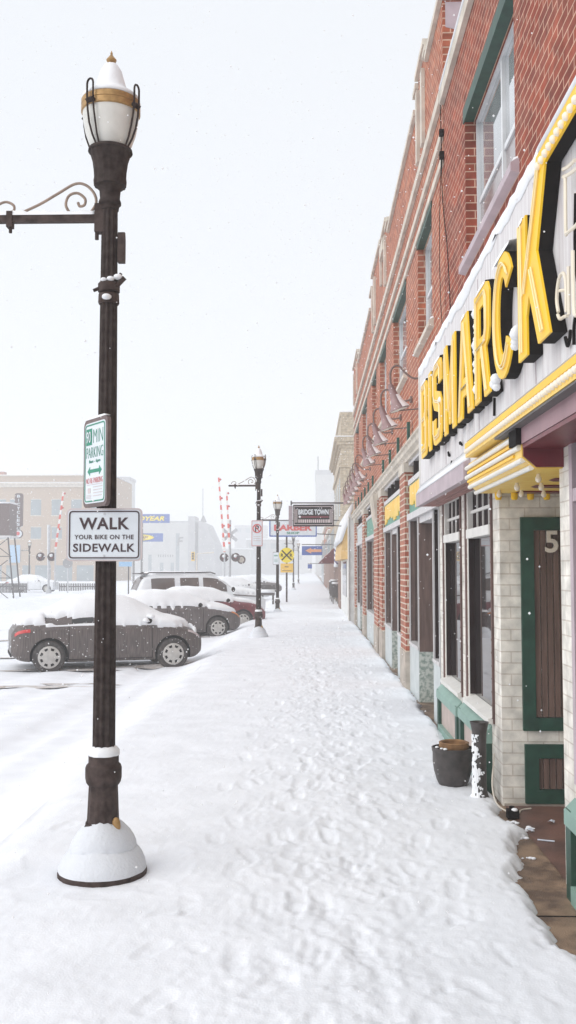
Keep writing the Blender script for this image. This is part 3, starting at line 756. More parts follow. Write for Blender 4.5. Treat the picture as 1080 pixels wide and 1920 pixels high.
# bulb band above the entrance canopy
XB = 1.125
mb = MB().prism([(XB,2.505),(XB,2.60),(XB+.012,2.617),(XP-.004,2.625),(XP-.004,2.505)], 'y', .3, 6.98); cb = part('chaser_band', mb, M['pale_yellow'], ms, smooth=False)
part('band_stripe', MB().box(XB-.004, XB-.001, .3, 6.98, 2.568, 2.605), M['yellow'], cb, smooth=False)
y = 6.9; pts = []
while y > 3.2: pts.append((XB-.006, y, 2.54)); y -= .062
bulb_row(pts, MB().ball((0,0,0), .019, 8), 'bulb', cb)
part('soffit', MB().box(XB+.004, XP-.005, .3, 5.9, 2.490, 2.502), M['darkgrey'], cb, smooth=False)
part('band_snow', MB().prism([(XB+.002,2.619),(XB+.02,2.635),(XP-.003,2.65),(XP-.003,2.627)], 'y', .3, 6.96), M['snowcap'], cb)
# stepped yellow canopy over the entrance
XC = 1.19
prof = [(XC,2.33),(XC,2.488),(XF+.9,2.488),(XF+.9,2.265),(XC+.075,2.265)]
mb = MB().prism(prof, 'y', 5.42, 7.245)
cn = thing('entrance_canopy', 'yellow ribbed canopy with white tubes and round bulbs over the recessed entrance', 'canopy', (XF, 6.3, 2.27))
part('body', mb, M['pale_yellow'], cn, smooth=False)
part('end_panel', MB().prism([(XC+.006,2.332),(XC+.006,2.482),(XF+.89,2.482),(XF+.89,2.27),(XC+.078,2.27)], 'y', 5.398, 5.417), M['maroon'], cn, smooth=False)
part('black_box', MB().box(XC-.035, XC+.045, 5.405, 5.60, 2.40, 2.495), M['black'], cn, smooth=False)
mb = MB()
for x, z in ((XC-.010,2.455),(XC-.010,2.385),(XC+.012,2.315),(XC+.058,2.272)):
    mb.tube([(x,5.44,z),(x,7.27,z)], .0165, 10); mb.ball((x,7.27,z), .0165, 10)
part('white_tube', mb, M['tubelight'], cn)
mb = MB()
for z in (2.42, 2.352): mb.box(XC-.012, XC-.001, 5.60, 7.24, z-.008, z+.008)
part('rib', mb, M['yellow'], cn, smooth=False)
bulb_row([(x,y,2.268) for x in (XC+.17, XC+.33, XC+.49, XC+.63) for y in (5.75, 6.35, 6.95)], MB().lathe([(.011,0),(.012,-.012),(.019,-.028),(.018,-.044),(.008,-.055)], n=10), 'bulb', cn)
bulb_row([(x,7.19,2.264) for x in (XC+.21, XC+.33, XC+.45, XC+.57)], MB().lathe([(.026,0),(.026,-.039),(.018,-.052)], n=12), 'socket', cn, 'yellow')
for y in (6.0,6.5,7.0): part('soffit_slot', MB().prism([(XC+.33,2.2635),(XC+.36,2.255),(XF+.5,2.255),(XF+.5,2.2635)], 'y', y, y+.16), M['maroon'], cn, smooth=False)
# loose cables hanging down the party line
mb = MB()
mb.tube(smooth_path([(XF-.03,10.05,6.8),(XF-.03,9.98,6.2),(XF-.03,9.93,5.6),(XF-.03,9.6,4.9),(XF-.02,9.5,4.2)],6), .005, 6)
mb.tube(smooth_path([(XF-.03,10.0,6.1),(XF-.03,10.2,5.2),(XF-.03,10.1,4.4),(XF-.02,9.9,4.1)],6), .004, 6)
mb.box(XF-.05, XF-.003, 9.97, 10.01, 6.29, 6.36); mb.box(XF-.05, XF-.003, 9.97, 10.01, 6.04, 6.12)
part('cable', mb, M['black'], bA)

# ------------------------------------------------------------------ LONG BRICK BLOCK
bB = thing('brick_block', 'long two storey red brick block with stone bands and shopfronts beyond the theatre', 'building', (XF, 20, 0))
UW = [(11.07,12.52),(14.1,16.3),(17.9,19.5),(20.6,22.0),(24.1,26.1),(28.2,29.8)]
mb = MB(); YE = 31.4
wall_x(mb, XF, .16, 10.02, YE, 3.42, 7.66, [(a,b,4.62,5.92) for a,b in UW])
mb.box(XF+.2, 11, 10.02, YE, 3.42, 7.6)
part('wall', mb, M['brick'], bB, smooth=False)
for a, b in UW: upper_window(bB, a, b, 4.62, 5.92, XF, .15, [], 5.25, 'stone')
for z0, z1, pr in ((6.68,6.80,.05),(6.27,6.36,.035),(5.99,6.08,.03)):
    part('stone_band', MB().box(XF-pr, XF-.001, 10.03, YE, z0, z1), M['stone'], bB, smooth=False)
    if z0 > 6.5: part('snow', MB().box(XF-pr+.006, XF-.002, 10.05, YE, z1+.001, z1+.012), M['snowcap'], bB)
# parapet with raised pediments
top = [(10.02,7.80),(11.25,7.80),(11.25,7.92),(11.45,7.92),(11.45,8.10),(12.3,8.10),(12.3,7.98),(12.55,7.98),(12.55,7.74),(17.0,7.74),(17.0,7.95),(17.55,7.95),(17.55,8.14),(19.0,8.14),(19.0,8.22),(21.6,8.30),(21.6,8.05),(22.3,8.05),(22.3,7.74),(28.0,7.74),(28.0,8.0),(28.6,8.0),(28.6,8.22),(31.4,8.22)]
poly = [(31.4,7.665),(10.02,7.665)]+top
part('parapet', MB().prism(poly, 'x', XF, XF+.36), M['brick'], bB, smooth=False)
mb = MB()
for (ya,za),(yb,zb) in zip(top, top[1:]):
    if abs(yb-ya) > .01: mb.prism([(ya-.03,za+.001),(yb+.03,zb+.001),(yb+.03,zb+.075),(ya-.03,za+.075)], 'x', XF-.05, XF+.41)
part('coping', mb, M['stone'], bB, smooth=False)
mb = MB().quad((XF,10.018,6.6),(11,10.018,6.6),(11,10.018,7.78),(XF,10.018,7.78)); part('end_wall', mb, M['brick'], bB, smooth=False)
mb = MB().quad((XF+.03,10.014,7.50),(XF+.34,10.014,7.42),(XF+.34,10.014,7.78),(XF+.03,10.014,7.78)); part('roof_flashing', mb, M['mauve'], bB, smooth=False)
for y, za, zb in ((11.6,6.95,7.9),(12.15,6.95,7.9),(17.7,7.0,7.95),(18.7,7.3,7.95),(20.6,7.0,8.05),(21.3,7.0,8.05),(28.9,7.0,8.0),(30.9,7.0,8.0)): part('stone_strip', MB().box(XF-.045, XF-.001, y, y+.16, za, zb), M['stone'], bB, smooth=False)
part('stone_block', MB().box(XF-.07, XF-.002, 17.85, 18.6, 7.72, 7.95), M['stone'], bB, smooth=False)
# main cornice above the shopfronts
mb = MB().prism([(XF+.1,3.24),(XF-.045,3.24),(XF-.045,3.29),(XF-.09,3.32),(XF-.09,3.385),(XF-.12,3.40),(XF-.12,3.425),(XF+.1,3.435)], 'y', 10.66, YE); part('cornice', mb, M['stone'], bB, smooth=False)
part('snow', MB().prism([(XF-.115,3.427),(XF-.10,3.45),(XF-.01,3.475),(XF-.003,3.437)], 'y', 10.67, YE-.02), M['snowcap'], bB)
# brick piers of the shopfronts
def pier(y0, y1, zt=3.24, base=.50, X0=XF-.055):
    p = part('brick_pier', MB().box(X0, XF+.3, y0, y1, base, zt), M['pil'], bB, smooth=False)
    part('pier_base', MB().box(X0-.012, XF+.3, y0-.012, y1+.012, -.08, base-.002), M['stonebase'], p, smooth=False)
    part('pier_cap', MB().box(X0-.015, XF+.28, y0-.015, y1+.015, zt-.14, zt-.003), M['stone'], p, smooth=False)
    return p
pier(13.95, 14.75); pier(18.55, 19.25); pp = pier(19.7, 20.9); pier(24.6, 25.6); pier(29.6, 30.3)
mb = MB()
for k in range(3):
    mb.prism([(XF-.056,2.55),(XF-.10,2.75),(XF-.14,3.1),(XF-.15,3.235),(XF-.056,3.235)], 'y', 19.74+.4*k, 19.96+.4*k)
part('console', mb, M['stone'], pp, smooth=False)
XS_ = XF+.03
def bay(y0, y1, door, signmat, word=None):
    """shop bay between two piers: base, window, recessed door, lettered band, transom lights"""
    s = part('shopfront', MB().box(XF-.03, XF+.12, y0, y1, 2.385, 2.475).box(XF-.01, XF+.12, y0, y1, 2.90, 2.97).box(XF+.001, XF+.12, y0, y1, 3.19, 3.239), M['frame'], bB, smooth=False)
    fr = part('sign_band', MB().box(XF+.01, XF+.10, y0, y1, 2.477, 2.898), M[signmat], s, smooth=False)
    tr = MB(); y = y0
    while y < y1-.05: tr.box(XF+.01, XF+.09, y, min(y+.05,y1), 2.972, 3.188); y += max(.45, (y1-y0)/5)
    part('transom_bar', tr, M['jamb'], s, smooth=False)
    part('transom_glass', MB().box(XF+.06, XF+.085, y0, y1, 2.972, 3.188), M['glass'], s, smooth=False)
    runs = [(y0,y1)] if not door else [(y0,door[0]),(door[1],y1)]
    for a, c in runs:
        if c-a < .05: continue
        b = MB(); gl = MB(); fm = MB(); jb = MB()
        b.box(XF+.0, XF+.15, a, c, -.08, .62); gl.box(XF+.075, XF+.10, a, c, .66, 2.384)
        fm.box(XF-.012, XF+.13, a, c, .622, .665)
        fm.box(XF-.004, XF+.016, a+.002, a+.045, .666, 2.383); fm.box(XF-.004, XF+.016, c-.045, c-.002, .666, 2.383)
        jb.box(XF+.017, XF+.074, c-.03, c-.004, .666, 2.383)
        part('base_wall', b, M['mintwhite'], s, smooth=False); wd = part('frame', fm, M['frame'], s, smooth=False)
        part('glass', gl, M['glass'], s, smooth=False); part('jamb', jb, M['brownwall'], s, smooth=False)
    if door:
        d0, d1 = door
        part('door_reveal', MB().box(XF+.012, XF+.95, d1-.003, d1+.07, .605, 2.383), M['brownwall'], s, smooth=False)
        part('reveal_base', MB().box(XF+.0085, XF+.95, d1-.005, d1+.072, -.08, .60), M['terrazzo'], s, smooth=False)
        part('recess_wall', MB().box(XF+.96, XF+1.0, d0-.2, d1+.05, -.08, 2.383).box(XF+.02, XF+.95, d0-.07, d0-.001, -.08, 2.383), M['jamb'], s, smooth=False)
        part('door', MB().box(XF+.20, XF+.24, d0+.02, d1-.02, .02, 2.2), M['jamb'], s, smooth=False)
        part('recess_ceiling', MB().box(XF+.02, XF+.95, d0, d1, 2.30, 2.383), M['frame'], s, smooth=False)
    return fr
f1 = bay(10.68, 13.94, (11.25,12.78), 'signgreen')
f2 = bay(14.76, 18.54, (15.9,17.05), 'signgreen')
f3 = bay(20.92, 24.58, None, 'signgreen'); f4 = bay(25.62, 29.58, (26.9,27.9), 'mintwhite')
# worn yellow lettering boards in the first two bands
def letter_board(y0, y1, parent):
    mb = MB(); y = y1
    while y > y0:
        wd = random.uniform(.10,.2); h = random.uniform(.22,.34)
        mb.box(XF-.012, XF+.008, y-wd, y, 2.86-h, 2.87); y -= wd+random.uniform(.02,.07)
    mb.box(XF-.006, XF+.0095, y0, y1, 2.70, 2.875)
    part('lettering', mb, M['pale_yellow'], parent, smooth=False)
letter_board(10.9, 13.7, f1); letter_board(15.0, 18.3, f2)
part('window_sticker', MB().box(XF+.066, XF+.074, 22.0, 22.5, 1.0, 1.3), M['signgreen'], bB, smooth=False)
part('green_marker', MB().box(XF+.19, XF+.199, 11.9, 11.95, 1.45, 1.52), M['signgreen'], bB, smooth=False)

# gooseneck lamps over the shopfronts
G = 'gooseneck lamps over the shopfronts'
YL = [11.75,13.35,14.95,16.5,18.05,21.1,22.7,24.2,25.75,27.4,29.0]
ORD = ['nearest gooseneck lamp beside the white theatre sign','second gooseneck lamp from the theatre sign, snow on its mauve shade','third gooseneck lamp from the theatre sign','fourth gooseneck lamp from the theatre sign','fifth gooseneck lamp, before the gap at the double pier','first gooseneck lamp beyond the double brick pier','second gooseneck lamp beyond the double brick pier','third gooseneck lamp beyond the double brick pier','fourth gooseneck lamp beyond the double brick pier','second gooseneck lamp from the far end of the block','farthest gooseneck lamp at the end of the brick block']
gl0 = None
for y, lb in zip(YL, ORD):
    loc = (XF-.002, y, 3.44)
    if gl0 is None:
        t = thing('gooseneck_lamp', lb, 'wall lamp', loc, 0, G); gl0 = t
        p = smooth_path([(0,0,.62),(-.14,0,.60),(-.24,0,.66),(-.33,0,.755),(-.40,0,.74),(-.435,0,.66),(-.43,0,.52)], 6)
        part('arm', MB().tube(p, .0135, 8), M['pipe'], t, local=True)
        part('wall_plate', MB().lathe([(.05,-.03),(.05,-.003)], (0,0,.62), 14, axis='x'), M['pipe'], t, local=True)
        sh = MB(); ax = Vector((.34,0,-1)).normalized(); c0 = Vector((-.43,0,.50)); side = Vector((0,1,0)); oth = ax.cross(side)
        v = []; n = 18; pr = [(.026,-.03),(.036,0),(.048,.10),(.066,.2),(.094,.265),(.126,.305),(.122,.31),(.08,.26),(.045,.12)]
        for r_, h_ in pr:
            for k in range(n):
                a = 2*math.pi*k/n; v.append(c0+ax*h_+side*(r_*math.cos(a))+oth*(r_*math.sin(a)))
        sh.add(v, [(i*n+k,i*n+(k+1) % n,(i+1)*n+(k+1) % n,(i+1)*n+k) for i in range(len(pr)-1) for k in range(n)])
        part('shade', sh, M['purple'], t, local=True)
        cm = c0+ax*.305; v = [cm+side*(.118*math.cos(2*math.pi*k/n))+oth*(.118*math.sin(2*math.pi*k/n)) for k in range(n)]+[cm+ax*.012]
        part('lens', MB().add(v, [(k,(k+1) % n,n) for k in range(n)]), M['tubelight'], t, local=True)
        sn = MB(); v = []
        for r_, h_ in [(.128,.30),(.112,.268),(.090,.235),(.070,.19),(.052,.12)]:
            for k in range(9):
                a = math.pi*(.08+.84*k/8)
                v.append(c0+ax*h_+side*((r_+.012)*math.cos(a))-oth*((r_+.014)*math.sin(a)) if oth.z < 0 else c0+ax*h_+side*((r_+.012)*math.cos(a))+oth*((r_+.014)*math.sin(a)))
        sn.add(v, [(i*9+k,i*9+k+1,(i+1)*9+k+1,(i+1)*9+k) for i in range(4) for k in range(8)])
        part('snow', sn, M['snowcap'], t, local=True)
        part('brace', MB().tube([(-.33,0,.20),(-.05,0,.225)], .009, 6), M['pipe'], t, local=True)
        part('bracket', MB().box(-.075,-.035,-.045,.045,-.01,.30), M['postgreen'], t, local=True, smooth=False)
    else: copy_tree(gl0, None, loc, 0, lb)

# ------------------------------------------------------------------ shops beyond
bD = thing('white_corner_shop', 'low white shop with a snowy yellow awning between brick block and cream building', 'shop', (XF, 36, 0))
part('wall', MB().box(XF-.16, 9, 31.45, 43.9, -.1, 3.4), M['wall_white'], bD, smooth=False)
mb = MB(); mb.prism([(1.40,3.70),(1.40,2.02),(1.01,2.02),(1.01,2.25),(1.06,2.62)], 'y', 32.2, 40)
aw = part('awning', mb, M['wall_yellow'], bD, smooth=False)
part('snow', MB().prism([(1.41,3.95),(1.41,3.705),(1.055,2.63),(.985,2.55),(.96,2.75),(1.05,3.1),(1.2,3.6)], 'y', 32.1, 40.1), M['snowcap'], aw)
part('window', MB().box(XF-.175, XF-.161, 34, 38, .7, 1.95), M['glass'], bD, smooth=False)
part('drain_pipe', MB().tube([(XF-.19,31.42,.0),(XF-.19,31.42,3.4)], .03, 8), M['whitepaint'], bD)
part('brown_door', MB().box(XF-.19, XF-.161, 40.4, 43.6, -.08, 2.4), M['shopbrown'], bD, smooth=False)
bC = thing('cream_brick_building', 'tall cream brick building with a heavy projecting cornice past the brick block', 'building', (XF, 50, 0))
part('wall', MB().box(XF-.03, 12, 44, 57, -.1, 8.75), M['cream'], bC, smooth=False)
mb = MB()
for z0, z1, pr in ((6.35,6.55,.09),(7.25,7.4,.08),(7.4,7.55,.2),(7.55,7.75,.30),(8.75,8.9,.06)): mb.box(XF-.03-pr, 12.1, 44-pr*.35, 57+pr*.3, z0, z1)
part('cornice', mb, M['cream'], bC, smooth=False)
part('snow', MB().box(XF-.32, 2.4, 43.9, 57.08, 7.755, 7.80).box(XF-.08, 12.1, 43.99, 57.02, 8.905, 8.96), M['snowcap'], bC)
for y in (45.5,48.5,51.5,54.5): part('window', MB().box(XF-.045, XF-.031, y, y+1.3, 4.2, 6.0), M['far_glass'], bC, smooth=False)
part('shopfront', MB().box(XF-.05, XF-.031, 44.6, 56.4, .1, 2.9), M['shopbrown'], bC, smooth=False)
part('quoin', MB().box(XF-.06, XF+.35, 43.94, 43.998, -.08, 6.3), M['cream'], bC, smooth=False)
def row_shop(lb, y0, y1, zt, m, m2, X=XF):
    t = thing('row_shop', lb, 'shop', (X, (y0+y1)/2, 0), 0, 'low shops down the street')
    part('wall', MB().box(X, 9, y0, y1, -.2, zt), M[m], t, smooth=False)
    part('shopfront', MB().box(X-.03, X-.002, y0+.4, y1-.4, .1, 2.5), M[m2], t, smooth=False)
    part('cornice', MB().box(X-.18, 9.05, y0+.003, y1-.003, zt+.002, zt+.2), M['stone'], t, smooth=False)
    y = y0+1
    while y < y1-1.6: part('window', MB().box(X-.02, X-.002, y, y+1.1, 3.0, min(4.2, zt-.4)), M['far_glass'], t, smooth=False); y += 2.2
    part('snow', MB().box(X-.18, 9.0, y0+.01, y1-.01, zt+.201, zt+.27), M['snowcap'], t)
row_shop('brown brick shop directly past the cream building', 57.3, 70, 5.0, 'tan', 'shopbrown')
row_shop('pale low shop in the middle of the far row', 70.3, 86, 4.3, 'pale_wall', 'shopbrown')
row_shop('reddish shop near the end of the far row', 86.3, 104, 5.4, 'brick', 'shopbrown')
row_shop('hazy grey shop at the far end of the row', 104.3, 128, 4.6, 'grey_wall', 'far_glass')
tF = thing('pale_tower_block', 'tall pale flat roofed block fading into the haze at the street end', 'building', (9.5, 250, 0))
part('wall', MB().box(1.3, 22, 250, 272, -.3, 26.2), M['pale_wall'], tF, smooth=False)
part('parapet', MB().box(1.2, 5.5, 249.9, 272, 26.2, 27.4), M['grey_wall'], tF, smooth=False)
part('mast', MB().tube([(1.9,250.3,27.4),(1.9,250.3,31)], .18, 6), M['lattice'], tF)
for a in (6.8, 11.7): part('window', MB().box(a,a+2,249.94,249.995,15,18.2), M['far_glass'], tF, smooth=False)
part('snow', MB().box(5.6,22,250,272,26.205,26.4), M['snowcap'], tF)
# ------------------------------------------------------------------ street lamps
LG = 'street lamps along the kerb'
def make_lamp(lb, loc):
    t = thing('street_lamp', lb, 'street lamp', loc, 0, LG)
    ZM = lambda z: float(np.interp(z, [3.5,3.86,3.895,4.005,4.06,4.215,4.246,4.49,4.57,4.64,4.757,4.89], [3.5,3.835,3.87,3.975,4.03,4.18,4.205,4.42,4.495,4.565,4.72,4.81]))
    def HL(mb): mb.v = [(a_,b_,ZM(c_)) for a_,b_,c_ in mb.v]; return mb
    b = MB(); b.lathe([(0.2450,-.04),(0.2525,-.02),(0.2506,.02),(0.2291,.024),(0.2197,.05),(0.1777,.13),(0.1590,.145),(0.1309,.21),(0.1000,.265),(0.0980,.28)], n=32)
    base = part('base', b, M['iron'], t, local=True)
    sn = MB(); sn.lathe([(0.2487,.021),(0.2468,.035),(0.2356,.062),(0.2169,.095),(0.1963,.120),(0.1870,.128),(0.1815,.133),(0.1812,.142),(0.1777,.160),(0.1664,.190),(0.1449,.225),(0.1197,.252),(0.1000,.270),(0.0800,.282)], n=44, wob=.0028, cap=False)
    q_ = []
    for x,y,z in sn.v:
        a_ = math.atan2(y,x); m_ = min(1, max(0,(z-.03)/.1)); q_.append((x*(1+.035*m_*math.sin(2*a_+1)+.02*m_*math.sin(5*a_)), y*(1+.035*m_*math.sin(2*a_+1)), z+m_*(.013*math.sin(a_+2.5)+.006*math.sin(3*a_))))
    sn.v = q_
    part('snow', sn, M['snowbase'], base, local=True)
    lo = MB(); lo.lathe([(.098,.26),(.090,.30),(.082,.49)], n=48, flute=12, fd=.07)
    lo.lathe([(.088,.49),(.098,.505),(.103,.53),(.103,.585),(.098,.60),(.086,.612),(.086,.655),(.07,.662)], n=32)
    part('lower_shaft', lo, M['iron'], t, local=True)
    sn = MB(); sn.lathe([(.088,.656),(.091,.664),(.088,.684),(.075,.70),(.060,.708)], n=28, wob=.004, cap=False); part('collar_snow', sn, M['snowcap'], t, local=True)
    part('pole', MB().lathe([(.065,.66),(.063,1.2),(.0565,2.2),(.051,3.2),(.0465,3.89)], n=80, flute=10, fd=.17), M['dark'], t, local=True)
    hd = MB(); hd.lathe([(.052,3.86),(.055,3.885),(.066,3.895),(.066,3.91),(.058,3.93),(.062,3.98),(.074,4.005)], n=28)
    hd.lathe([(.074,4.005),(.096,4.01),(.099,4.04),(.096,4.06),(.098,4.10),(.106,4.16),(.120,4.205),(.124,4.215)], n=48, flute=16, fd=.07)
    hd.lathe([(.124,4.215),(.131,4.222),(.128,4.24),(.112,4.246)], n=32)
    part('head_holder', HL(hd), M['dark'], t, local=True)
    part('globe', HL(MB().lathe([(.108,4.24),(.128,4.285),(.148,4.35),(.160,4.42),(.166,4.49)], n=32)), M['globe'], t, local=True)
    part('ring', HL(MB().lathe([(.166,4.485),(.174,4.49),(.174,4.525),(.171,4.528),(.174,4.531),(.174,4.562),(.166,4.57)], n=40)), M['bronze'], t, local=True)
    cp = MB(); cp.lathe([(.166,4.568),(.150,4.59),(.11,4.605),(.085,4.63),(.072,4.68),(.048,4.735),(.02,4.75)], n=32)
    part('cap', HL(cp), M['globe'], t, local=True)
    sn = MB(); sn.lathe([(.170,4.571),(.166,4.592),(.140,4.612),(.108,4.628),(.090,4.648),(.080,4.68),(.063,4.725),(.038,4.757),(.012,4.77)], n=32, wob=.002); part('cap_snow', HL(sn), M['snowcap'], t, local=True)
    fi = MB(); fi.lathe([(.010,4.75),(.010,4.785),(.028,4.792),(.031,4.803),(.028,4.81),(.012,4.84),(.006,4.855),(.008,4.862),(.006,4.87),(.001,4.89)], n=16); part('finial', HL(fi), M['bronze'], t, local=True)
    for k, az in enumerate((-27, 63, 153, 243)):
        a = R(az); ur = Vector((math.sin(a), -math.cos(a), 0)); ut = Vector((math.cos(a), math.sin(a), 0))
        c = MB(); prof = [(.118,4.235),(.146,4.29),(.168,4.36),(.183,4.44),(.190,4.53),(.190,4.60)]
        pts = [ur*r+Vector((0,0,z))+ut*(.022*(.5+.5*min(1,i/2))) for i, (r, z) in enumerate(prof)]
        top_ = [ur*.19+ut*(.022*math.cos(R(q)))+Vector((0,0,4.60+.028*math.sin(R(q)))) for q in (30,60,90,120,150)]
        pts2 = [ur*r+Vector((0,0,z))-ut*(.022*(.5+.5*min(1,i/2))) for i, (r, z) in enumerate(prof)][::-1]
        c.tube(pts+top_+pts2, .0062, 6)
        for s_ in (4.50,): c.tube([ur*.186+ut*.024+Vector((0,0,s_)), ur*.186-ut*.024+Vector((0,0,s_))], .02, 4)
        part('cage_strap', HL(c), M['dark'], t, local=True)
    arm = MB(); arm.box(-.72, -.045, -.019, .019, 3.765, 3.808); arm.box(-.085,-.03,-.03,.03,3.70,3.87); arm.ball((-.735,0,3.787), .026, 10)
    arm.box(-.61,-.575,-.024,.024,3.735,3.83); arm.tube([(-.59,0,3.735),(-.59,0,3.705)], .010, 6); arm.tube([(-.075,0,3.72),(-.075,0,3.66)], .012, 6)
    am = part('banner_arm', arm, M['iron'], t, local=True, smooth=False)
    sc = MB()
    q = lambda L: [(x,0,3.81+z) for x,z in L]
    sc.tube(smooth_path(q([(-.545,.008),(-.42,.065),(-.31,.13),(-.21,.187),(-.145,.18),(-.095,.13),(-.082,.07),(-.115,.012)]),6), .0085, 8)
    sc.tube(smooth_path(q([(-.235,.008),(-.262,.06),(-.245,.115),(-.195,.132),(-.15,.10),(-.15,.062),(-.178,.052),(-.19,.075)]),6), .0085, 8)
    sc.tube(smooth_path(q([(-.60,.018),(-.572,.03),(-.575,.062),(-.62,.082),(-.67,.06),(-.69,.01)]),6), .008, 8)
    part('scroll', sc, M['scroll'], am, local=True)
    sn = MB(); v = []; n = 30
    for k in range(n+1):
        x = -.72+.63*k/n; h = .024+random.uniform(-.006,.006)
        v += [(x,-.021,3.806),(x,-.016,3.806+h),(x,.016,3.806+h),(x,.021,3.806)]
    sn.add(v, [(k*4+j,k*4+j+1,k*4+j+5,k*4+j+4) for k in range(n) for j in range(3)]+[(0,1,2,3),(n*4,n*4+1,n*4+2,n*4+3)])
    part('arm_snow', sn, M['snowcap'], am, local=True)
    bx = MB(); bx.prism([(-.022,3.52),(.022,3.52),(.026,3.56),(.024,3.66),(.012,3.70),(-.012,3.70),(-.024,3.66),(-.026,3.56)], 'y', -.02, .02)
    bx = MB().add([(.052+(y_+.02)*1.0, x_, z_) for (x_, y_, z_) in bx.v], bx.f); part('outlet_box', bx, M['iron'], t, local=True)
    cl = MB(); cl.lathe([(.054,3.34),(.064,3.345),(.064,3.39),(.056,3.40)], n=20); cl.tube([(.05,-.03,3.37),(.10,-.035,3.42)], .014, 6); cl.tube([(.05,-.02,3.40),(.075,-.02,3.45)], .009, 6)
    cl.tube([(-.05,-.03,3.36),(-.085,-.03,3.345)], .010, 6); cl.lathe([(.057,3.27),(.062,3.28),(.060,3.33)], n=20)
    c_ = part('clamp', cl, M['iron'], t, local=True)
    sn = MB(); lumps(sn, [(.02,-.05,3.41),(-.02,-.05,3.405),(.06,-.03,3.425),(0,-.06,3.30)], .024, .6); part('snow', sn, M['snowcap'], c_, local=True)
    pl = MB(); pl.ball((0,0,0), .05, 10, (.55,.35,1)); pl = MB().add([(x+.085, y-.055, z+.27) for x,y,z in pl.v], pl.f); part('access_cover', pl, M['bronze'], t, local=True)
    return t
L1 = make_lamp('tall nearest street lamp carrying the parking and walk your bike signs', (-1.187, 5.54, -.02))
copy_tree(L1, None, (-1.30, 23.88, -.02), 0, 'second street lamp, with the no parking sign, beside the snowy parked cars')
copy_tree(L1, None, (-1.32, 38.0, -.16), 0, 'third street lamp, passing in front of the barber shop sign')
copy_tree(L1, None, (-1.40, 77.0, -.1), 0, 'far dim street lamp just right of the yellow round sign')
copy_tree(L1, None, (-1.35, 104.0, -.1), 0, 'farthest small street lamp in haze near the end of the sidewalk')
p = at(55, 1045, 84); copy_tree(L1, None, (p.x, 84, -.5), 0, 'distant street lamp before the tan building across the tracks')

# ------------------------------------------------------------------ signs
def plate(w, h, r, th=.004, y=0.0): return MB().prism(rrect(w, h, r), 'y', y-th, y)
# WALK
c = at(195.5, 1002.5, 5.42)
ws = thing('walk_sign', 'white rectangular sign reading WALK YOUR BIKE ON THE SIDEWALK', 'sign', (c.x, c.y, c.z), R(-2))
part('plate', plate(.437, .300, .028, .004, .002), M['signback'], ws, local=True)
part('face', plate(.417, .282, .022, .002, -.0025), M['signwhite'], ws, local=True)
part('border', frame_mb(rrect(.405,.270,.020), rrect(.391,.256,.014), -.0075, -.005), M['ink'], ws, local=True, smooth=False)
for s_, w_, h_, z_, b_ in (('WALK',.288,.068,.063,.025),('YOUR BIKE ON THE',.340,.0255,-.0135,.012),('SIDEWALK',.355,.047,-.074,.018)):
    part('lettering', text_mb(s_, w_, h_, .002, b_, 1.08, z=z_, y=-.005), M['ink'], ws, local=True, smooth=False)
part('bolt', MB().lathe([(.006,-.010),(.006,-.0046)], (0,0,.118), 10, axis='y').lathe([(.006,-.010),(.006,-.0046)], (0,0,-.120), 10, axis='y'), M['silver'], ws, local=True)
part('bracket', MB().box(-.02,.02,.002,.06,-.12,.12), M['iron'], ws, local=True, smooth=False)
# 90 MIN PARKING
c = at(181.5, 867, 5.46)
ps = thing('parking_sign', 'tall green and white 90 minute parking sign in a brown frame, turned to the street', 'sign', (c.x, c.y, c.z), R(-54))
part('frame', plate(.335, .512, .04, .022, .012), M['signframe'], ps, local=True)
part('face', plate(.295, .468, .03, .002, -.0105), M['signwhite'], ps, local=True)
part('border', frame_mb(rrect(.278,.450,.024), rrect(.264,.436,.018), -.015, -.013), M['green_ink'], ps, local=True, smooth=False)
part('number_box', MB().box(-.122,-.042,-.0145,-.013,.105,.200), M['green_ink'], ps, local=True, smooth=False)
part('lettering', text_mb('90', .062, .066, .0015, .0, x=-.082, z=.152, y=-.0165), M['signwhite'], ps, local=True, smooth=False)
part('lettering', text_mb('MIN', .135, .078, .001, -.022, x=.046, z=.152, y=-.0135), M['green_ink'], ps, local=True, smooth=False)
part('lettering', text_mb('PARKING', .235, .062, .001, -.02, z=.060, y=-.0135), M['green_ink'], ps, local=True, smooth=False)
part('lettering', text_mb('8am - 6pm', .16, .024, .001, .01, z=.006, y=-.0135), M['green_ink'], ps, local=True, smooth=False)
ar = MB().prism([(-.10,-.048),(-.065,-.022),(-.065,-.038),(.065,-.038),(.065,-.022),(.10,-.048),(.065,-.074),(.065,-.058),(-.065,-.058),(-.065,-.074)], 'y', -.0145, -.013)
part('arrow', ar, M['green_ink'], ps, local=True, smooth=False)
part('lettering', text_mb('NO RE-PARKING', .235, .032, .001, -.018, z=-.103, y=-.0135), M['red_ink'], ps, local=True, smooth=False)
ln = MB(); ln.box(-.11,.11,-.0142,-.0131,-.128,-.125)
for k in range(4): ln.box(-.02,.115-.012*(k%2),-.0142,-.0131,-.143-.017*k,-.139-.017*k)
ln.box(-.095,-.055,-.0142,-.0131,-.175,-.145); 
for k in range(3): ln.box(-.115,-.045,-.0142,-.0131,-.188-.008*k,-.185-.008*k)
part('fine_print', ln, M['signback'], ps, local=True, smooth=False)
part('snow', MB().prism([(-.155,.256),(.155,.256),(.12,.266),(-.02,.270),(-.12,.264)], 'y', -.012, .014), M['snowcap'], ps, local=True)
part('bracket', MB().box(-.02,.02,.0125,.05,-.2,.2), M['iron'], ps, local=True, smooth=False)
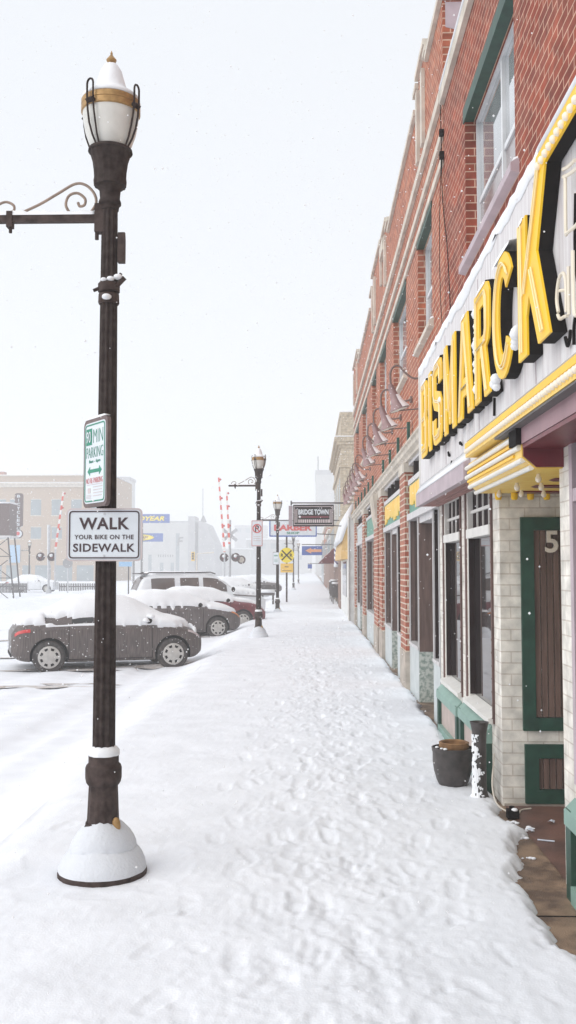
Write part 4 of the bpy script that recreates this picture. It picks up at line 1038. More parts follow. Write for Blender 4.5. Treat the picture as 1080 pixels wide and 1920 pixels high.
# no parking on the second lamp
c = at(482, 1000, 23.79)
ns = thing('no_parking_sign', 'narrow white sign with a red circle over a letter P on second lamp', 'sign', (c.x, c.y, c.z), R(-8))
part('plate', plate(.285, .65, .02, .006, .004), M['signback'], ns, local=True)
part('face', plate(.262, .62, .016, .002, -.0035), M['signwhite'], ns, local=True)
part('border', frame_mb(rrect(.262,.62,.016), rrect(.246,.604,.012), -.008, -.006), M['red_ink'], ns, local=True, smooth=False)
part('lettering', text_mb('P', None, .155, .003, .02, z=.12, y=-.0062), M['ink'], ns, local=True, smooth=False)
rg = MB().ring((0,0,.12), .088, .113, -.012, -.0095); a = R(-50)
rg.add([(u*math.cos(a)-w_*math.sin(a), y_, .12+u*math.sin(a)+w_*math.cos(a)) for y_ in (-.0115,-.0095) for u,w_ in ((-.09,-.011),(.09,-.011),(.09,.011),(-.09,.011))], [(0,1,2,3),(4,5,6,7),(0,1,5,4),(2,3,7,6)])
part('circle', rg, M['red_ink'], ns, local=True, smooth=False)
ln = MB()
for k in range(3): ln.box(-.09,.09,-.007,-.006,-.09-.05*k,-.075-.05*k)
part('fine_print', ln, M['signback'], ns, local=True, smooth=False)
# small sign on the third lamp
c = at(519, 1047, 37.9)
ss = thing('small_white_sign', 'small plain white plate on third lamp beside the yellow round sign', 'sign', (c.x-.03, c.y, c.z), R(-20))
part('plate', plate(.26, .50, .02, .006, .003), M['signframe'], ss, local=True)
part('face', plate(.235, .47, .02, .002, -.004), M['signwhite'], ss, local=True)
ln = MB(); ln.box(-.08,.08,-.0075,-.006,.08,.14)
for k in range(3): ln.box(-.08,.08,-.0075,-.006,-.05*k-.04,-.05*k-.02)
part('fine_print', ln, M['mint'], ss, local=True, smooth=False)
# railroad warning
c = at(537.5, 1041, 49)
rs = thing('railroad_warning_sign', 'round yellow railroad crossing sign with black X over an orange plaque', 'sign', (c.x, 49, 0))
part('post', MB().tube([(c.x,49.04,-.1),(c.x,49.04,3.45)], .045, 8), M['iron'], rs)
z0 = c.z
dd = MB().lathe([(.385,-.012),(.385,0)], (c.x,49-.01,z0), 40, axis='y'); part('disc', dd, M['sign_yellow'], rs)
xx = MB()
for a in (R(45), R(-45)):
    xx.add([(c.x+u*math.cos(a)-w_*math.sin(a), y_, z0+u*math.sin(a)+w_*math.cos(a)) for y_ in (48.97-(a>0)*.003,48.977-(a>0)*.003) for u,w_ in ((-.35,-.034),(.35,-.034),(.35,.034),(-.35,.034))], [(0,1,2,3),(4,5,6,7),(0,1,5,4),(2,3,7,6),(1,2,6,5),(0,3,7,4)])
part('cross', xx, M['black'], rs, smooth=False)
for sx in (-1,1): part('lettering', text_mb('R', None, .17, .006, .03, x=c.x+sx*.23, z=z0, y=48.977), M['black'], rs, smooth=False)
part('plaque', MB().box(c.x-.31,c.x+.33,48.972,48.988,z0-.88,z0-.42), M['sign_orange'], rs, smooth=False)
part('fine_print', MB().box(c.x-.1,c.x+.1,48.966,48.971,z0-.62,z0-.56).box(c.x-.22,c.x+.24,48.966,48.971,z0-.8,z0-.77), M['bronze'], rs, smooth=False)
# hanging shop signs
a0, a1 = at(549.5, 947, 34), at(626, 987, 34)
hs_ = thing('hanging_wood_sign', 'dark framed hanging sign in white ornate capitals under an iron pole', 'sign', ((a0.x+a1.x)/2, 34, (a0.z+a1.z)/2))
w_, h_ = a1.x-a0.x, a0.z-a1.z; cx, cz = (a0.x+a1.x)/2, (a0.z+a1.z)/2
part('board', MB().box(a0.x,a1.x,33.93,34.07,a1.z,a0.z), M['black'], hs_, smooth=False)
part('snow', MB().box(a0.x-.01,a1.x+.01,33.94,34.06,a0.z+.001,a0.z+.05), M['snowcap'], hs_)
fr = MB(); yframe(fr, a0.x+.03, a1.x-.03, a1.z+.05, a0.z-.05, .02, 33.915, 33.929); part('frame', fr, M['signback'], hs_, smooth=False)
part('lettering', text_mb('BRIDGE TOWN', w_*.74, h_*.25, .008, .04, x=cx, z=cz+h_*.17, y=33.929), M['signwhite'], hs_, smooth=False)
ln = MB(); u = cx-w_*.37; random.seed(5)
while u < cx+w_*.36:
    q = random.uniform(.03,.06); ln.box(u,u+q,33.921,33.929,cz-h_*.33,cz-h_*.18); u += q+.022
for k in range(3):
    for sx in (-1,1): ln.box(cx+sx*w_*(.40+.022*k)-.008, cx+sx*w_*(.40+.022*k)+.008, 33.921, 33.929, cz-h_*.33, cz+h_*.3)
part('small_marks', ln, M['signback'], hs_, smooth=False)
part('red_strip', MB().box(cx-w_*.37,cx+w_*.37,33.92,33.929,cz-h_*.10,cz-h_*.02), M['maroon'], hs_, smooth=False)
zp = a0.z+.05
pm = MB(); pm.tube([(a0.x-.05,34,zp+.02),(1.26,34,zp+.02)], .03, 8); pm.box(a0.x-.09,a0.x-.04,33.95,34.05,zp-.06,zp+.1); pm.tube([(a1.x-.02,34,a1.z+.03),(1.26,34,a1.z-.0)], .02, 6)
part('pole', pm, M['lattice'], hs_)
part('side_box', MB().box(a0.x-.16,a0.x-.02,34.1,34.2,a1.z+.02,a0.z-.02), M['mauve'], hs_, smooth=False)
a0, a1 = at(507, 977, 46), at(592, 1004, 46)
bs = thing('barber_sign', 'white hanging sign with blue frame reading BARBER SHOP in red capitals', 'sign', ((a0.x+a1.x)/2, 46, a1.z))
w_, h_ = a1.x-a0.x, a0.z-a1.z; cx, cz = (a0.x+a1.x)/2, (a0.z+a1.z)/2
part('board', MB().box(a0.x,a1.x,45.95,46.05,a1.z,a0.z), M['signwhite'], bs, smooth=False)
fr = MB(); fr.box(a0.x-.05,a0.x,45.93,46.07,a1.z-.05,a0.z); fr.box(a1.x,a1.x+.05,45.93,46.07,a1.z-.05,a0.z); fr.box(a0.x,a1.x,45.93,46.07,a1.z-.06,a1.z-.003); part('frame', fr, M['bluesign'], bs, smooth=False)
part('lettering', text_mb('BARBER', w_*.84, h_*.42, .01, .05, x=cx, z=cz+h_*.04, y=45.949), M['red_ink'], bs, smooth=False)
part('lettering', text_mb('SHOP', w_*.28, h_*.16, .01, .03, x=cx, z=cz-h_*.33, y=45.949), M['green_ink'], bs, smooth=False)
part('bar', MB().tube([(at(480,978,46).x,46,a0.z+.03),(1.37,46,a0.z+.03)], .03, 6).tube([(a1.x+.04,46,a1.z+.08),(1.37,46,a1.z+.02)], .025, 6), M['lattice'], bs)
c = at(631, 1043, 43.5)
bp = thing('barber_pole', 'striped barber pole with white domed ends on the corner wall', 'barber pole', (c.x, 43.5, c.z))
part('cylinder', MB().lathe([(.11,-.36),(.11,.36)], n=20), M['barber'], bp, local=True)
part('end_cap', MB().lathe([(.08,-.5),(.13,-.46),(.13,-.36)], n=16), M['signwhite'], bp, local=True); part('end_cap', MB().lathe([(.13,.36),(.13,.44),(.06,.54)], n=16), M['signwhite'], bp, local=True)
part('bracket', MB().box(.10,.45,-.03,.03,-.4,-.36).box(.10,.45,-.03,.03,.36,.40), M['lattice'], bp, local=True, smooth=False)
mb = MB(); mb.prism([(.40,1.98),(1.385,2.95),(1.385,1.98)], 'y', 51, 55.5)
t = single('shop_awning', mb, M['awning'], 'maroon sloping shop awning on the cream building', 'awning', loc=(1.385,53,1.98))
c0, c1 = at(566, 1024, 62), at(597, 1041, 62)
t = thing('arrow_sign', 'blue sign with an orange arrow pointing left, hung over the sidewalk', 'sign', (c0.x, 62, c1.z))
part('board', MB().box(c0.x,c1.x+.25,61.95,62.05,c1.z,c0.z), M['bluesign'], t, smooth=False)
zc = (c0.z+c1.z)/2; part('arrow', MB().prism([(c0.x+.22,zc),(c0.x+.6,zc+.19),(c0.x+.6,zc+.09),(c1.x+.2,zc+.09),(c1.x+.2,zc-.09),(c0.x+.6,zc-.09),(c0.x+.6,zc-.19)], 'y', 61.93, 61.948), M['orange'], t, smooth=False)
part('bar', MB().tube([(c0.x,62,c0.z+.1),(1.42,62,c0.z+.1)], .03, 6), M['lattice'], t)
c0, c1 = at(577, 1058, 70), at(585, 1066, 70)
t = thing('blue_box_sign', 'tiny deep blue sign far down the sidewalk', 'sign', (c0.x, 70, c1.z))
part('board', MB().box(c0.x,c1.x,69.95,70.05,c1.z,c0.z), M['bluesign'], t, smooth=False)
part('bar', MB().tube([(c0.x,70,c0.z+.05),(1.42,70,c0.z+.05)], .025, 6), M['lattice'], t)
# bench-like racks and stands in front of the far shops
for k, (y, wd, hh, lb) in enumerate(((46.5,.5,.95,'dark news box outside the cream building, nearest of three'),(49.5,.55,1.05,'dark news box in the middle of three along the far wall'),(53.5,.5,.95,'dark news box farthest along the cream building'))):
    t = thing('news_box', lb, 'news box', (1.1, y, 0), 0, 'news boxes by the far shops')
    part('body', MB().box(1.02,1.02+.32,y,y+wd,.30,hh), M['lattice'], t, smooth=False)
    mb = MB()
    for dx in (1.05,1.28):
        for dy in (.05,wd-.09): mb.box(dx,dx+.04,y+dy,y+dy+.04,-.06,.30)
    part('leg', mb, M['lattice'], t, smooth=False)
    part('snow', MB().box(1.01,1.35,y-.01,y+wd+.01,hh+.001,hh+.09), M['snowcap'], t)

# ------------------------------------------------------------------ by the shop wall
t = thing('flower_pot', 'round dark glazed pot standing in snow below the shop window', 'pot', (1.115, 7.70, -.015))
part('body', MB().lathe([(.085,0),(.105,.012),(.128,.06),(.148,.13),(.157,.20),(.157,.27),(.163,.285),(.165,.308),(.152,.310),(.143,.25),(.05,.245)], n=36, cap=True), M['pot'], t, local=True)
sn = MB(); lumps(sn, [(-.10,-.105,.316),(-.13,-.06,.318),(-.075,-.13,.316)], .022, .5); part('snow', sn, M['snowcap'], t, local=True)
t = single('wicker_ring_basket', MB().lathe([(.10,.0),(.112,.03),(.116,.062),(.119,.07),(.116,.085),(.119,.098),(.108,.104),(.092,.098),(.09,.03),(.02,.022)], (0,0,0), 30, wob=.0015), M['rimpot'], 'brown round wicker basket set inside the dark pot', 'basket', loc=(0,0,0))
t.location = (1.128, 7.71, .232)
t = thing('tall_vase', 'tall narrow dark vase with flared rim and snow stuck down one side', 'vase', (1.268, 7.36, -.03))
vp = [(.066,0),(.071,.012),(.062,.035),(.052,.07),(.050,.20),(.050,.40),(.055,.50),(.066,.555),(.072,.575),(.062,.575),(.05,.54)]
part('body', MB().lathe(vp, n=30), M['pot'], t, local=True)
sn = MB(); n = 34; zz = [.02+.0085*k for k in range(56)]; v = []; keep = []
for z in zz:
    r = np.interp(z, [q[1] for q in vp[:9]], [q[0] for q in vp[:9]])
    for k in range(n):
        a = R(185+130*k/(n-1)); h_ = .004+.004*(1+math.sin(z*90+k*.9)*math.sin(z*41-k*.5)); v.append(((r+h_)*math.cos(a), (r+h_)*math.sin(a), z))
f = []
for i in range(len(zz)-1):
    lim = 15+4.5*math.sin(i*.37)+3*math.sin(i*.9+1)+random.uniform(-2,2)+(5 if i < 26 else 0)
    for k in range(n-1):
        if k < lim and not (vn(np.array([k*.1]), np.array([i*.1]), 4.0, 71)[0] > .27): f.append((i*n+k,i*n+k+1,(i+1)*n+k+1,(i+1)*n+k))
part('snow', sn.add(v, f), M['snowcap'], t, local=True)
t = thing('power_cord', 'white loose cord with a black plug box at the brick corner', 'cord', (1.4, 7.1, -.05))
part('wire', MB().tube(smooth_path([(1.405,7.50,.28),(1.37,7.36,.22),(1.335,7.22,.10),(1.345,7.12,-.0),(1.40,7.02,-.035),(1.47,6.98,-.04),(1.52,7.1,-.045),(1.60,7.15,-.045)],6), .006, 6), M['cord'], t)
part('plug_box', MB().box(1.375,1.455,6.86,6.93,-.05,.01).lathe([(.018,.005),(.018,.03)], (1.41,6.9,0), 10), M['black'], t)
sn = MB(); lumps(sn, [(1.425,6.875,.012)], .02, .5); part('snow', sn, M['snowcap'], t)
for k, (px, py, s_, lb) in enumerate(((1034,1543,.035,'blue and white scrap of paper on the entrance tiles'),(995,1559,.035,'white crumpled scrap lying on the wet concrete edge'),(1024,1577,.05,'thin pale straw on the tiles before the door'))):
    q = at(px, py, 6); tt = (EYE+.045)/(EYE-q.z); x, y = q.x*tt, q.y*tt
    mb = MB()
    if k < 2:
        v = [(x+s_*math.cos(a)*random.uniform(.5,1), y+.8*s_*math.sin(a)*random.uniform(.5,1), -.042+random.uniform(0,.02)) for a in [i*.785 for i in range(8)]]+[(x,y,-.02)]
        mb.add(v, [(i,(i+1)%8,8) for i in range(8)])
    else: mb.tube([(x-.05,y+.02,-.042),(x+.05,y-.015,-.042)], .005, 6)
    single(('paper_scrap','paper_scrap','drinking_straw')[k], mb, M['plastic'], lb, 'litter', loc=(x,y,-.045))
mb = MB()
for q in ((1.40,6.78),(1.43,6.55),(1.37,6.40),(1.47,6.62),(1.33,5.95)):
    for _ in range(7): mb.ball((q[0]+random.gauss(0,.022),q[1]+random.gauss(0,.02),-.05), random.uniform(.006,.017), 7, (1.3,1,.7))
o = struct('snow_crumbs', mb, M['snow'], kind='stuff')
# ------------------------------------------------------------------ cars
def cat(P, k):
    P = np.array(P, float); out = []
    for i in range(len(P)-1):
        p0,p1,p2,p3 = P[max(i-1,0)],P[i],P[i+1],P[min(i+2,len(P)-1)]
        for j in range(k):
            t = j/k; c = .5*((2*p1)+(p2-p0)*t+(2*p0-5*p1+4*p2-p3)*t*t+(3*p1-p0-3*p2+p3)*t**3)
            l = p1+(p2-p1)*t; out.append(.45*c+.55*l)
    out.append(P[-1]); return np.array(out)
class Car:
    def __init__(s, st, nx=120, k=5):
        st = np.array(st); x = np.concatenate([np.linspace(st[0,0], st[-1,0], nx)])
        cols = [x]
        for c in range(1, st.shape[1]):
            y = np.interp(x, st[:,0], st[:,c]); yy = np.pad(y, 3, mode='edge'); ker = np.array([1,2,3,4,3,2,1.])/16
            cols.append(np.convolve(yy, ker, 'valid'))
        s.x = x; s.nx = nx; G = []
        for i in range(nx):
            X_, zb, be, w, to, wt = [c[i] for c in cols]
            d = min(.12, .35*max(to-be, .02))
            P = [(0,zb),(w*.84,zb),(w*.965,zb+.06),(w,.5*(zb+be)),(w*.992,be-.07),(w*.95,be+.0),(wt+.03,to-d),(wt*.84,to-.02),(wt*.45,to+.012),(0,to+.016)]
            G.append(cat(P, k))
        s.G = np.array(G); s.nv = s.G.shape[1]; nv = s.nv
        R_ = np.zeros((nx, 2*nv-2, 3)); R_[:,:,0] = x[:,None]
        R_[:,:nv,1] = -s.G[:,:,0]; R_[:,:nv,2] = s.G[:,:,1]
        R_[:,nv:,1] = s.G[:,nv-2:0:-1,0]; R_[:,nv:,2] = s.G[:,nv-2:0:-1,1]
        s.R = R_; s.nr = 2*nv-2; s.k = k
        du = np.gradient(R_, axis=0); dv = np.roll(R_,-1,1)-np.roll(R_,1,1)
        N = np.cross(dv, du); N /= np.linalg.norm(N, axis=2, keepdims=True)+1e-9
        cen = R_.mean(1, keepdims=True); sg = np.sign(((R_-cen)*N).sum(2, keepdims=True)); s.N = N*np.where(sg==0,1,sg)
    def shell(s):
        mb = MB(); nr = s.nr
        mb.add(s.R.reshape(-1,3).tolist(), [(i*nr+k,i*nr+(k+1)%nr,(i+1)*nr+(k+1)%nr,(i+1)*nr+k) for i in range(s.nx-1) for k in range(nr)]+[tuple(range(nr))[::-1], tuple((s.nx-1)*nr+k for k in range(nr))])
        return mb
    def panel(s, i0, i1, k0, k1, off=.006, left=False):
        nr = s.nr; mb = MB(); v = []
        ks = [(nr-k) % nr if left else k for k in range(k0, k1+1)]
        for i in range(i0, i1+1):
            for k in ks: v.append(s.R[i,k]+s.N[i,k]*off)
        n = len(ks)
        mb.add(v, [(a*n+b,a*n+b+1,(a+1)*n+b+1,(a+1)*n+b) for a in range(i1-i0) for b in range(n-1)])
        return mb
    def ix(s, x): return int(np.argmin(abs(s.x-x)))
    def snow(s, fn, th):
        nr = s.nr; sel = {}
        for i in range(s.nx-1):
            for k in range(nr):
                c = (s.R[i,k]+s.R[i,(k+1)%nr]+s.R[i+1,(k+1)%nr]+s.R[i+1,k])/4
                if fn(*c): sel[(i,k)] = 1
        vid = {}; v = []; f = []; deg = {}
        for (i,k) in sel:
            for p in ((i,k),(i,(k+1)%nr),(i+1,(k+1)%nr),(i+1,k)): deg[p] = deg.get(p,0)+1
        def V(p):
            if p not in vid:
                q = s.R[p]; up = np.array([0,0,.75])+s.N[p]*.5
                t_ = th*(.9+.45*(vn(np.array([q[0]*1.0]),np.array([q[1]+q[2]]),2.2,60)[0]+.2)) if deg[p] == 4 else .012
                vid[p] = len(v); v.append(q+up*max(t_,.008))
            return vid[p]
        for (i,k) in sel: f.append(tuple(V(p) for p in ((i,k),(i,(k+1)%nr),(i+1,(k+1)%nr),(i+1,k))))
        A_ = np.array(v); nb_ = [set() for _ in v]
        for q_ in f:
            for a_, b_ in zip(q_, q_[1:]+q_[:1]): nb_[a_].add(b_); nb_[b_].add(a_)
        for _ in range(3): A_ = np.array([.45*A_[i_]+.55*A_[list(nb_[i_])].mean(0) for i_ in range(len(v))])
        v[:] = list(A_)
        # skirt back onto the body
        base = {}
        for (i,k) in sel:
            for (di,dk,a,b) in ((-1,0,(i,k),(i,(k+1)%nr)),(1,0,(i+1,k),(i+1,(k+1)%nr)),(0,-1,(i,k),(i+1,k)),(0,1,(i,(k+1)%nr),(i+1,(k+1)%nr))):
                if (i+di,(k+dk)%nr) not in sel:
                    for p in (a,b):
                        if p not in base: base[p] = len(v); v.append(s.R[p]-s.N[p]*.01)
                    f.append((V(a),V(b),base[b],base[a]))
        return MB().add(v, f)
def wheel(parent, x, y, r, right, hubm='hub', holes=8, wd=.185):
    sgn = -1 if right else 1
    ty = MB().lathe([(r*.66,-wd/2),(r*.9,-wd/2),(r*.985,-wd*.38),(r,-wd*.2),(r,wd*.2),(r*.985,wd*.38),(r*.9,wd/2),(r*.66,wd/2)], n=36, axis='y', cap=True)
    w_ = part('wheel', ty, M['tyre'], parent, local=True); w_.location = (x, y, r-.02); w_.rotation_euler = (0,0,0 if right else math.pi)
    hb = MB().lathe([(r*.665,-wd/2+.012),(r*.68,-wd/2-.004),(r*.60,-wd/2-.012),(r*.3,-wd/2-.022),(r*.12,-wd/2-.028),(.001,-wd/2-.03)], n=36, axis='y', cap=False)
    rim = part('rim', hb, M[hubm], w_, local=True)
    ho = MB()
    for k in range(holes):
        a = 2*math.pi*(k+.5)/holes; c, s_ = math.cos(a), math.sin(a)
        q = [(r*.30,-r*.055),(r*.56,-r*.115),(r*.56,r*.115),(r*.30,r*.055)]
        ho.add([(u*c-v_*s_, -wd/2-.016-.008*(1-u/(r*.56)), u*s_+v_*c) for u,v_ in q], [(0,1,2,3)])
    part('rim_hole', ho, M['black'], rim, local=True, smooth=False)
    return w_
def cut_arches(body, ws, r, w):
    for x in ws:
        for sgn in (-1,1):
            c = MB().lathe([(r,-.24),(r,.24)], (0,0,0), 40, axis='y'); me = _mesh('cutter', c, [M['black']], (0,0,0), False)
            co_ = bpy.data.objects.new('cutter', me); COL.objects.link(co_); co_.location = (x, sgn*(w+.04), r*.83)
            m = body.modifiers.new('b', 'BOOLEAN'); m.object = co_; m.operation = 'DIFFERENCE'; m.solver = 'EXACT'; m.use_self = False
            par = body.parent; body.parent = None
            dg = bpy.context.evaluated_depsgraph_get(); dg.update()
            me2 = bpy.data.meshes.new_from_object(body.evaluated_get(dg)); body.modifiers.clear(); body.parent = par
            if len(me2.polygons) > 50: body.data = me2
            bpy.data.objects.remove(co_)
SED = lambda f, r, roof=1.40: [(r-.02,.36,.66,.62,.72,.50),(r+.05,.26,.80,.74,.93,.60),(r+.22,.21,.84,.79,1.0,.62),(r+.58,.19,.86,.81,1.03,.62),(r+.80,.18,.87,.815,1.12,.58),(r+1.25,.18,.87,.815,roof-.04,.54),(r+1.7,.18,.87,.815,roof,.55),(0.35,.18,.87,.815,roof-.06,.54),(.78,.18,.87,.812,1.13,.58),(1.08,.18,.86,.805,.965,.62),(f-.5,.19,.82,.79,.90,.60),(f-.22,.20,.76,.76,.82,.56),(f-.05,.24,.66,.68,.70,.48),(f,.34,.56,.58,.58,.40)]
def sedan(lb, loc, rz, paint, mode, wb=2.42, fo=.62, ro=.68, hubm='hub', roof=1.40, scale=1.0):
    t = thing('parked_car', lb, 'car', loc, rz, 'snow covered cars parked along the kerb')
    f, r = wb/2+fo, -wb/2-ro
    c = Car(SED(f, r, roof))
    body = part('body', c.shell(), [M[paint], M['black']], t, local=True); cut_arches(body, (-wb/2, wb/2), .365, .78)
    k5, k6 = 5*c.k, 6*c.k
    xw = [(-wb/2+.42,-.38),(-.30,.58)]
    for a, b in xw:
        for left in (False, True):
            wn = part('window', c.panel(c.ix(a), c.ix(b), k5+1, k6, .006, left), M['carwindow'], t, local=True)
    mid = c.nv-1
    part('windscreen', c.panel(c.ix(.62), c.ix(1.0), mid-11, mid+11, .006), M['carwindow'], t, local=True)
    part('rear_window', c.panel(c.ix(r+.62), c.ix(r+1.1), mid-11, mid+11, .006), M['carwindow'], t, local=True)
    for x in (-wb/2, wb/2):
        for rt in (True, False): wheel(t, x, (-1 if rt else 1)*.715, .315, rt, hubm)
    for left in (False, True):
        part('tail_light', c.panel(c.ix(r+.03), c.ix(r+.33), k5-5, k5-1, .007, left), M['taillight'], t, local=True)
        part('headlight', c.panel(c.ix(f-.30), c.ix(f-.05), k5-4, k5-1, .007, left), M['amber'] if mode == 2 else M['signback'], t, local=True)
        s_ = 1 if left else -1
        mr = MB(); mr.ball((.70, s_*.90, .97), .085, 10, (.75,1.0,.72)); mr.box(.66,.72,s_*.80,s_*.88,.92,.96); part('mirror', mr, M['black'], t, local=True)
        for xa, xb in ((-wb/2+.38,-.26),(-.24,.80)):
            ia, ib = c.ix(xa), c.ix(xb); ks = [q_ if not left else c.nr-q_ for q_ in range(2*c.k, k5+1)]
            L_ = [c.R[ia,q_]+c.N[ia,q_]*.001 for q_ in ks[::-1]]+[c.R[i_,ks[0]]+c.N[i_,ks[0]]*.001 for i_ in range(ia,ib+1)]+[c.R[ib,q_]+c.N[ib,q_]*.001 for q_ in ks]
            part('door_seam', MB().tube(L_, .006, 4), M['black'], t, local=True)
        part('door_handle', MB().box(-.15,.02,s_*.813,s_*.838,.76,.785), M[paint], t, local=True)
    part('number_plate', MB().box(r-.045,r-.02,-.24,.24,.44,.56), M['plate'], t, local=True, smooth=False)
    part('bumper_trim', MB().box(r-.03,r+.0,-.55,.55,.30,.36), M['black'], t, local=True, smooth=False)
    if mode == 1:
        def fn(x, y, z):
            j = .008*math.sin(x*19)+.008*math.sin(x*43+1)
            if y > 0: return z > .9+j
            if x < r+.62: return z > .905+j*.6
            if x < -.05: return z > 1.03+j or (.872 < z < .915+j*.3)
            if x > f-.20: return z > .70+j
            return z > .868+j*.8-(.05 if x > .9 else 0)
        part('snow', c.snow(fn, .085), M['snowcap'], t, local=True)
        sm = MB(); lumps(sm, [(.74,-.93,1.05),(.70,-.90,1.06),(.62,-.98,.98)], .06, .7); part('mirror_snow', sm, M['snowcap'], t, local=True)
        sm = MB(); v = []
        lumps(sm, [(r+.02+.05*k, -.55+.10*(k%3), .50+.0*k) for k in range(7)], .08, .5); part('bumper_snow', sm, M['snowcap'], t, local=True)
    else:
        def fn(x, y, z):
            j = .004*math.sin(x*23)
            if x < .45: return z > .90+j
            if x < .95: return z > .90+j or (y > -.60)and z > .88
            return z > (.82 if mode == 2 else .875)+j+(.93-x)*.10 and abs(y) < (.78 if mode == 2 else .66)
        part('snow', c.snow(fn, .06), M['snowcap'], t, local=True)
    return t
sedan('dirty grey sedan under thick snow, nearest parked car with red tail light', (-4.17, 19.64, STREET-.03), R(20), 'cargrey', 1)
sedan('grey snow covered car with amber side lamp, second from the near sedan', (-4.17, 28.3, STREET-.05), R(22), 'cargrey2', 2, 2.5, .74, .85, roof=1.34)
sedan('dark red snow covered car mostly hidden behind the second grey car', (-3.72, 32.4, STREET-.05), R(22), 'carred', 3, 2.5, .85, .9, roof=1.36)
def suv(lb, loc, rz):
    t = thing('parked_suv', lb, 'suv', loc, rz)
    f, r = 2.35, -2.62
    st = [(r,.42,.95,.72,1.02,.60),(r+.08,.34,1.06,.84,1.35,.66),(r+.28,.30,1.08,.88,1.70,.64),(r+.7,.28,1.08,.89,1.76,.66),(0,.28,1.08,.90,1.78,.66),(.45,.28,1.08,.90,1.74,.65),(.85,.28,1.07,.895,1.46,.66),(1.18,.28,1.05,.89,1.18,.68),(f-.4,.30,1.0,.87,1.10,.68),(f-.1,.34,.92,.82,1.0,.62),(f,.44,.80,.74,.84,.55)]
    c = Car(st)
    body = part('body', c.shell(), [M['carwhite'], M['black']], t, local=True); cut_arches(body, (-1.45,1.45), .43, .86)
    k5, k6 = 5*c.k, 6*c.k
    for a, b in ((r+.55,r+1.42),(r+1.62,r+2.32),(r+2.50,r+3.42)):
        for left in (False,True): part('window', c.panel(c.ix(a), c.ix(b), k5+1, k6, .007, left), M['carglass2'], t, local=True)
    mid = c.nv-1
    part('windscreen', c.panel(c.ix(.72), c.ix(1.12), mid-10, mid+10, .007), M['carwindow'], t, local=True)
    part('rear_window', c.panel(c.ix(r+.06), c.ix(r+.30), mid-10, mid+10, .007), M['carglass2'], t, local=True)
    for x in (-1.45,1.45):
        for rt in (True,False): wheel(t, x, (-1 if rt else 1)*.78, .375, rt, 'hub', 6, .22)
    for s_ in (-1,1):
        mr = MB(); mr.ball((.98,s_*1.02,1.22), .12, 10, (.6,.8,.8)); part('mirror', mr, M['black'], t, local=True)
        part('roof_rail', MB().tube([(r+.4,s_*.60,1.80),(r+.5,s_*.60,1.85),(.2,s_*.60,1.86),(.4,s_*.60,1.80)], .025, 6), M['lattice'], t, local=True)
        part('fender_flare', c.panel(c.ix(1.0), c.ix(1.95), k5-5, k5-3, .02, s_ > 0), M['cargrey2'], t, local=True)
    part('spoiler', MB().box(r+.1,r+.45,-.55,.55,1.79,1.83), M['lattice'], t, local=True, smooth=False)
    part('snow', c.snow(lambda x,y,z: z > 1.73 or (x > 1.05 and z > 1.03+.02*math.sin(x*31)), .09), M['snowcap'], t, local=True)
    return t
suv('white tall suv with brown tinted windows and roof rails, behind the snowy cars', (-4.2, 36.6, STREET-.03), R(22))
# dirty snow pressed beside the wheels and ruts
for q in ((-5.3,16.0,3.4,.28,.06),(-6.2,15.4,2.2,.18,.05),(-4.2,19.1,3.2,1.0,R(20)),(-3.9,16.5,1.3,.14,.1),(-4.4,27.6,2.2,.6,R(22)),(-3.2,27.5,.9,.25,R(22)),(-7.5,21,3,.3,.1),(-9.5,26,4,.4,.1),(-13,30,6,.5,.1)): patch(SL, *q, .012)
struct('slush', SL, M['slush'], kind='stuff')

# ------------------------------------------------------------------ across the tracks
def far_box(name, lb, catg, px0, px1, pyt, Y, depth, m, zb=-.6):
    a = at(px0, pyt, Y); b = at(px1, pyt, Y)
    t = thing(name, lb, catg, ((a.x+b.x)/2, Y, 0)); t['_x'] = (a.x, b.x, a.z)
    part('wall', MB().box(a.x, b.x, Y, Y+depth, zb, a.z), M[m], t, smooth=False)
    return t, a.x, b.x, a.z
Y = 150
t, x0, x1, zt = far_box('tan_brick_building', 'wide tan brick three storey building with pale cornice, far left', 'building', -95, 212, 893, Y, 16, 'tan')
mb = MB(); z = at(0,907,Y).z; mb.box(x0-.1,x1+.12,Y-.35,Y-.003,z-.12,z+.14); mb.box(x0-.05,x1+.06,Y-.2,Y-.002,z-.55,z-.121); mb.box(x0-.1,x1+.1,Y-.15,Y+.3,zt+.003,zt+.15)
part('cornice', mb, M['stone'], t, smooth=False)
part('snow', MB().box(x0-.1,x1+.12,Y-.34,Y-.004,z+.142,z+.24).box(x0,x1,Y,Y+15.9,zt+.16,zt+.24), M['snowcap'], t)
for px in (-40,-8,19,58,97,134,172):
    for (pa, pb) in ((936,966),(988,1010)):
        a, b = at(px,pa,Y), at(px+19,pb,Y)
        f = part('window', MB().box(a.x-.06,b.x+.06,Y-.05,Y-.002,b.z-.14,b.z-.004).box(a.x-.02,b.x+.02,Y-.03,Y-.001,a.z-.05,a.z+.06), M['stone'], t, smooth=False)
        part('pane', MB().box(a.x,b.x,Y-.012,Y-.004,b.z,a.z-.06), M['far_glass'], f, smooth=False)
a, b = at(-60,1058,Y), at(205,1100,Y); part('shopfront', MB().box(a.x,b.x,Y-.04,Y-.003,-.3,at(0,1060,Y).z), M['far_glass'], t, smooth=False)
for px in (-30,8,38,62,100,140,180): q = at(px,1060,Y); part('shop_pier', MB().box(q.x-.35,q.x+.35,Y-.08,Y-.042,-.3,q.z), M['tan'], t, smooth=False)


